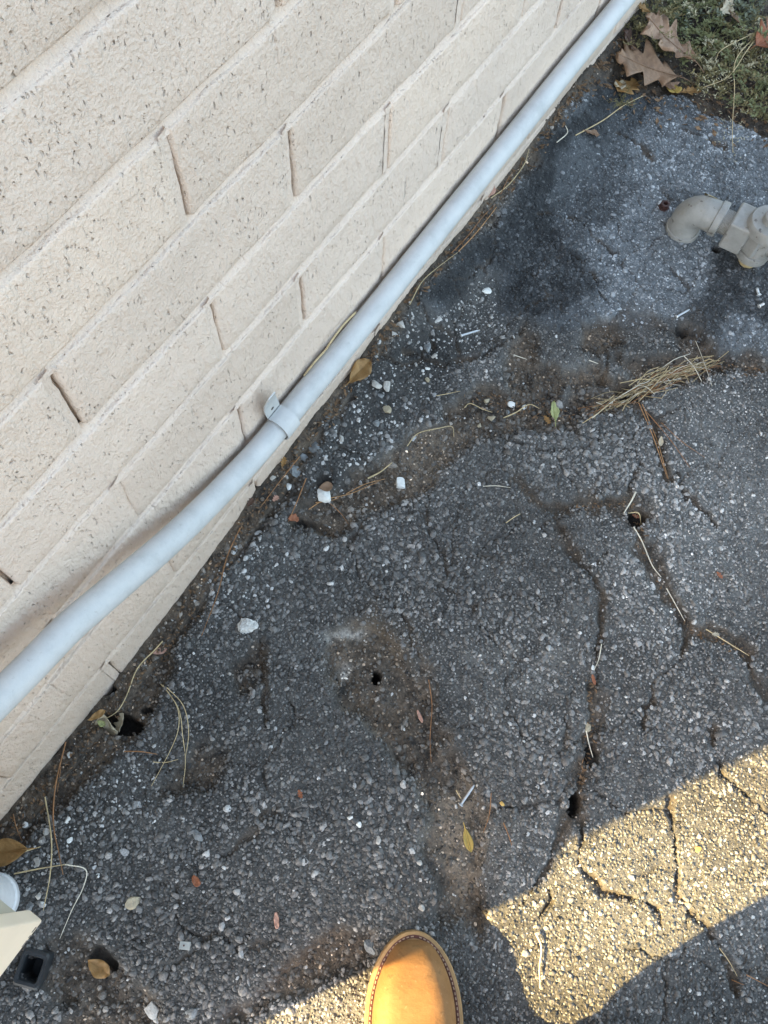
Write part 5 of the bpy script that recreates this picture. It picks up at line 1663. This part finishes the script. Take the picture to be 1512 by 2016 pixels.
M_SEED = simple('grass_seed', (0.42, 0.38, 0.25), 0.7, 0.2, 90.0, 0.3)
WB_S, WB_F = bmesh.new(), bmesh.new()
def weed(px, py, size, mat, seed, nst=9):
    r_ = random.Random(seed)
    g = gnd(px, py)
    bs, bf = WB_S, WB_F
    for s_ in range(nst):
        a = 2 * math.pi * s_ / nst + r_.uniform(-.4, .4)
        L_ = size * r_.uniform(0.55, 1.1); hgt = L_ * r_.uniform(0.25, 0.65)
        pts = [g + Vector((0, 0, -0.003))]
        for q in (0.35, 0.7, 1.0):
            a2 = a + r_.uniform(-.25, .25)
            pts.append(g + Vector((math.cos(a2) * L_ * q, math.sin(a2) * L_ * q, hgt * math.sin(q * 1.9) + r_.uniform(-.004, .004))))
        c = catmull(pts, 5)
        add_tube(bs, c, [0.0009 * (1 - 0.6 * i / len(c)) for i in range(len(c))], 4)
        for i in range(2, len(c)):
            for side_ in range(r_.randint(1, 4)):
                b_ = r_.uniform(0, 6.28); el = r_.uniform(-.1, .9)
                d = Vector((math.cos(b_) * math.cos(el), math.sin(b_) * math.cos(el), math.sin(el)))
                ll = size * r_.uniform(0.06, 0.15); w_ = ll * r_.uniform(0.16, 0.30)
                sd_ = d.cross(Vector((0, 0, 1))).normalized() * w_
                o_ = c[i] + Vector((r_.uniform(-1, 1), r_.uniform(-1, 1), r_.uniform(-.5, 1))) * 0.004
                v0 = bf.verts.new(o_); v1 = bf.verts.new(o_ + d * ll * 0.5 + sd_ + Vector((0, 0, w_ * 0.4))); v2 = bf.verts.new(o_ + d * ll); v3 = bf.verts.new(o_ + d * ll * 0.5 - sd_ + Vector((0, 0, w_ * 0.4)))
                f1 = bf.faces.new((v0, v1, v2)); f2 = bf.faces.new((v0, v2, v3)); f1.material_index = f2.material_index = mat
k_ = 0
WEEDS = [(1262, 60, .060, 1), (1292, 28, .070, 1), (1330, 55, .075, 0), (1365, 30, .075, 2), (1350, 105, .085, 0), (1392, 90, .085, 0), (1385, 140, .070, 1), (1430, 105, .080, 1), (1425, 60, .075, 0),
         (1465, 150, .080, 1), (1420, 180, .065, 1), (1472, 205, .070, 0), (1508, 180, .075, 0), (1500, 232, .060, 1), (1460, 30, .080, 2), (1505, 60, .085, 2), (1545, 130, .09, 0), (1300, 100, .055, 1), (1320, 5, .08, 0), (1400, 5, .085, 1),
         (1365, 170, .045, 1), (1245, 85, .045, 1), (1540, 220, .08, 1), (1480, -20, .09, 0), (1360, -40, .09, 0), (1430, -50, .09, 1), (1225, 205, .030, 1), (1345, 20, .07, 3), (1400, 130, .06, 3), (1480, 120, .07, 3)]
for (px, py, sz, kind) in WEEDS:
    k_ += 1
    weed(px, py, sz, kind, 300 + k_, 9 if sz > 0.05 else 6)
weeds = obj('weeds', WB_F, M_G1)
weeds.data.materials.append(M_G2); weeds.data.materials.append(M_G3); weeds.data.materials.append(M_SEED)
tag(weeds, 'tangle of low feathery weeds at the edge of the asphalt', 'weeds', kind='stuff')
tag(obj('weed_stems', WB_S, M_STEM, None, True), 'thin wiry stems running through the low weeds', 'weeds', kind='stuff')

def seed_grass(label, pts, heads, seed):
    r_ = random.Random(seed)
    base = gnd(*pts[0][:2])
    t = thing('grass_stalk', label, 'grass stalk', base, 0)
    P = [at(px, py, gz(at(px, py).x, at(px, py).y) + h) - base for px, py, h in pts]
    bm = bmesh.new(); c = catmull(P, 6); add_tube(bm, c, [0.0010 * (1 - 0.5 * i / len(c)) for i in range(len(c))], 5)
    obj('stalk', bm, M_STRAW, t, True)
    bm = bmesh.new()
    for (px, py, h, sp_, n_) in heads:
        n_ = int(n_ * 0.6)
        for i in range(n_):
            q = at(px + r_.gauss(0, sp_), py + r_.gauss(0, sp_ * 1.2), h + 0.0) ; q = q - base + Vector((0, 0, r_.uniform(-.012, .012)))
            d = Vector((r_.uniform(-1, 1), r_.uniform(-1, 1), r_.uniform(-.5, .5))).normalized() * r_.uniform(0.004, 0.008)
            sd_ = d.cross(Vector((0, 0, 1))).normalized() * 0.0007
            bm.faces.new([bm.verts.new(q), bm.verts.new(q + d * .5 + sd_), bm.verts.new(q + d), bm.verts.new(q + d * .5 - sd_)])
    tag(obj('seed_head', bm, M_SEED, t), kind='stuff')
    return t
seed_grass('dry grass stalk with pale seed head hanging over the asphalt edge', [(1500, 60, .01), (1470, 100, .05), (1435, 150, .05), (1385, 172, .035)], [(1405, 150, .04, 16, 90), (1395, 182, .03, 10, 50)], 1)
seed_grass('dry grass stalk lying out over the asphalt toward the valve', [(1502, 58, .01), (1450, 115, .05), (1446, 180, .035), (1442, 250, .012), (1443, 300, .008)], [(1440, 235, .02, 20, 80), (1448, 290, .01, 14, 40)], 2)
seed_grass('dry grass stalk bent in a sharp elbow among the weeds', [(1504, 56, .02), (1425, 95, .05), (1408, 120, .03)], [(1408, 125, .03, 6, 10)], 3)
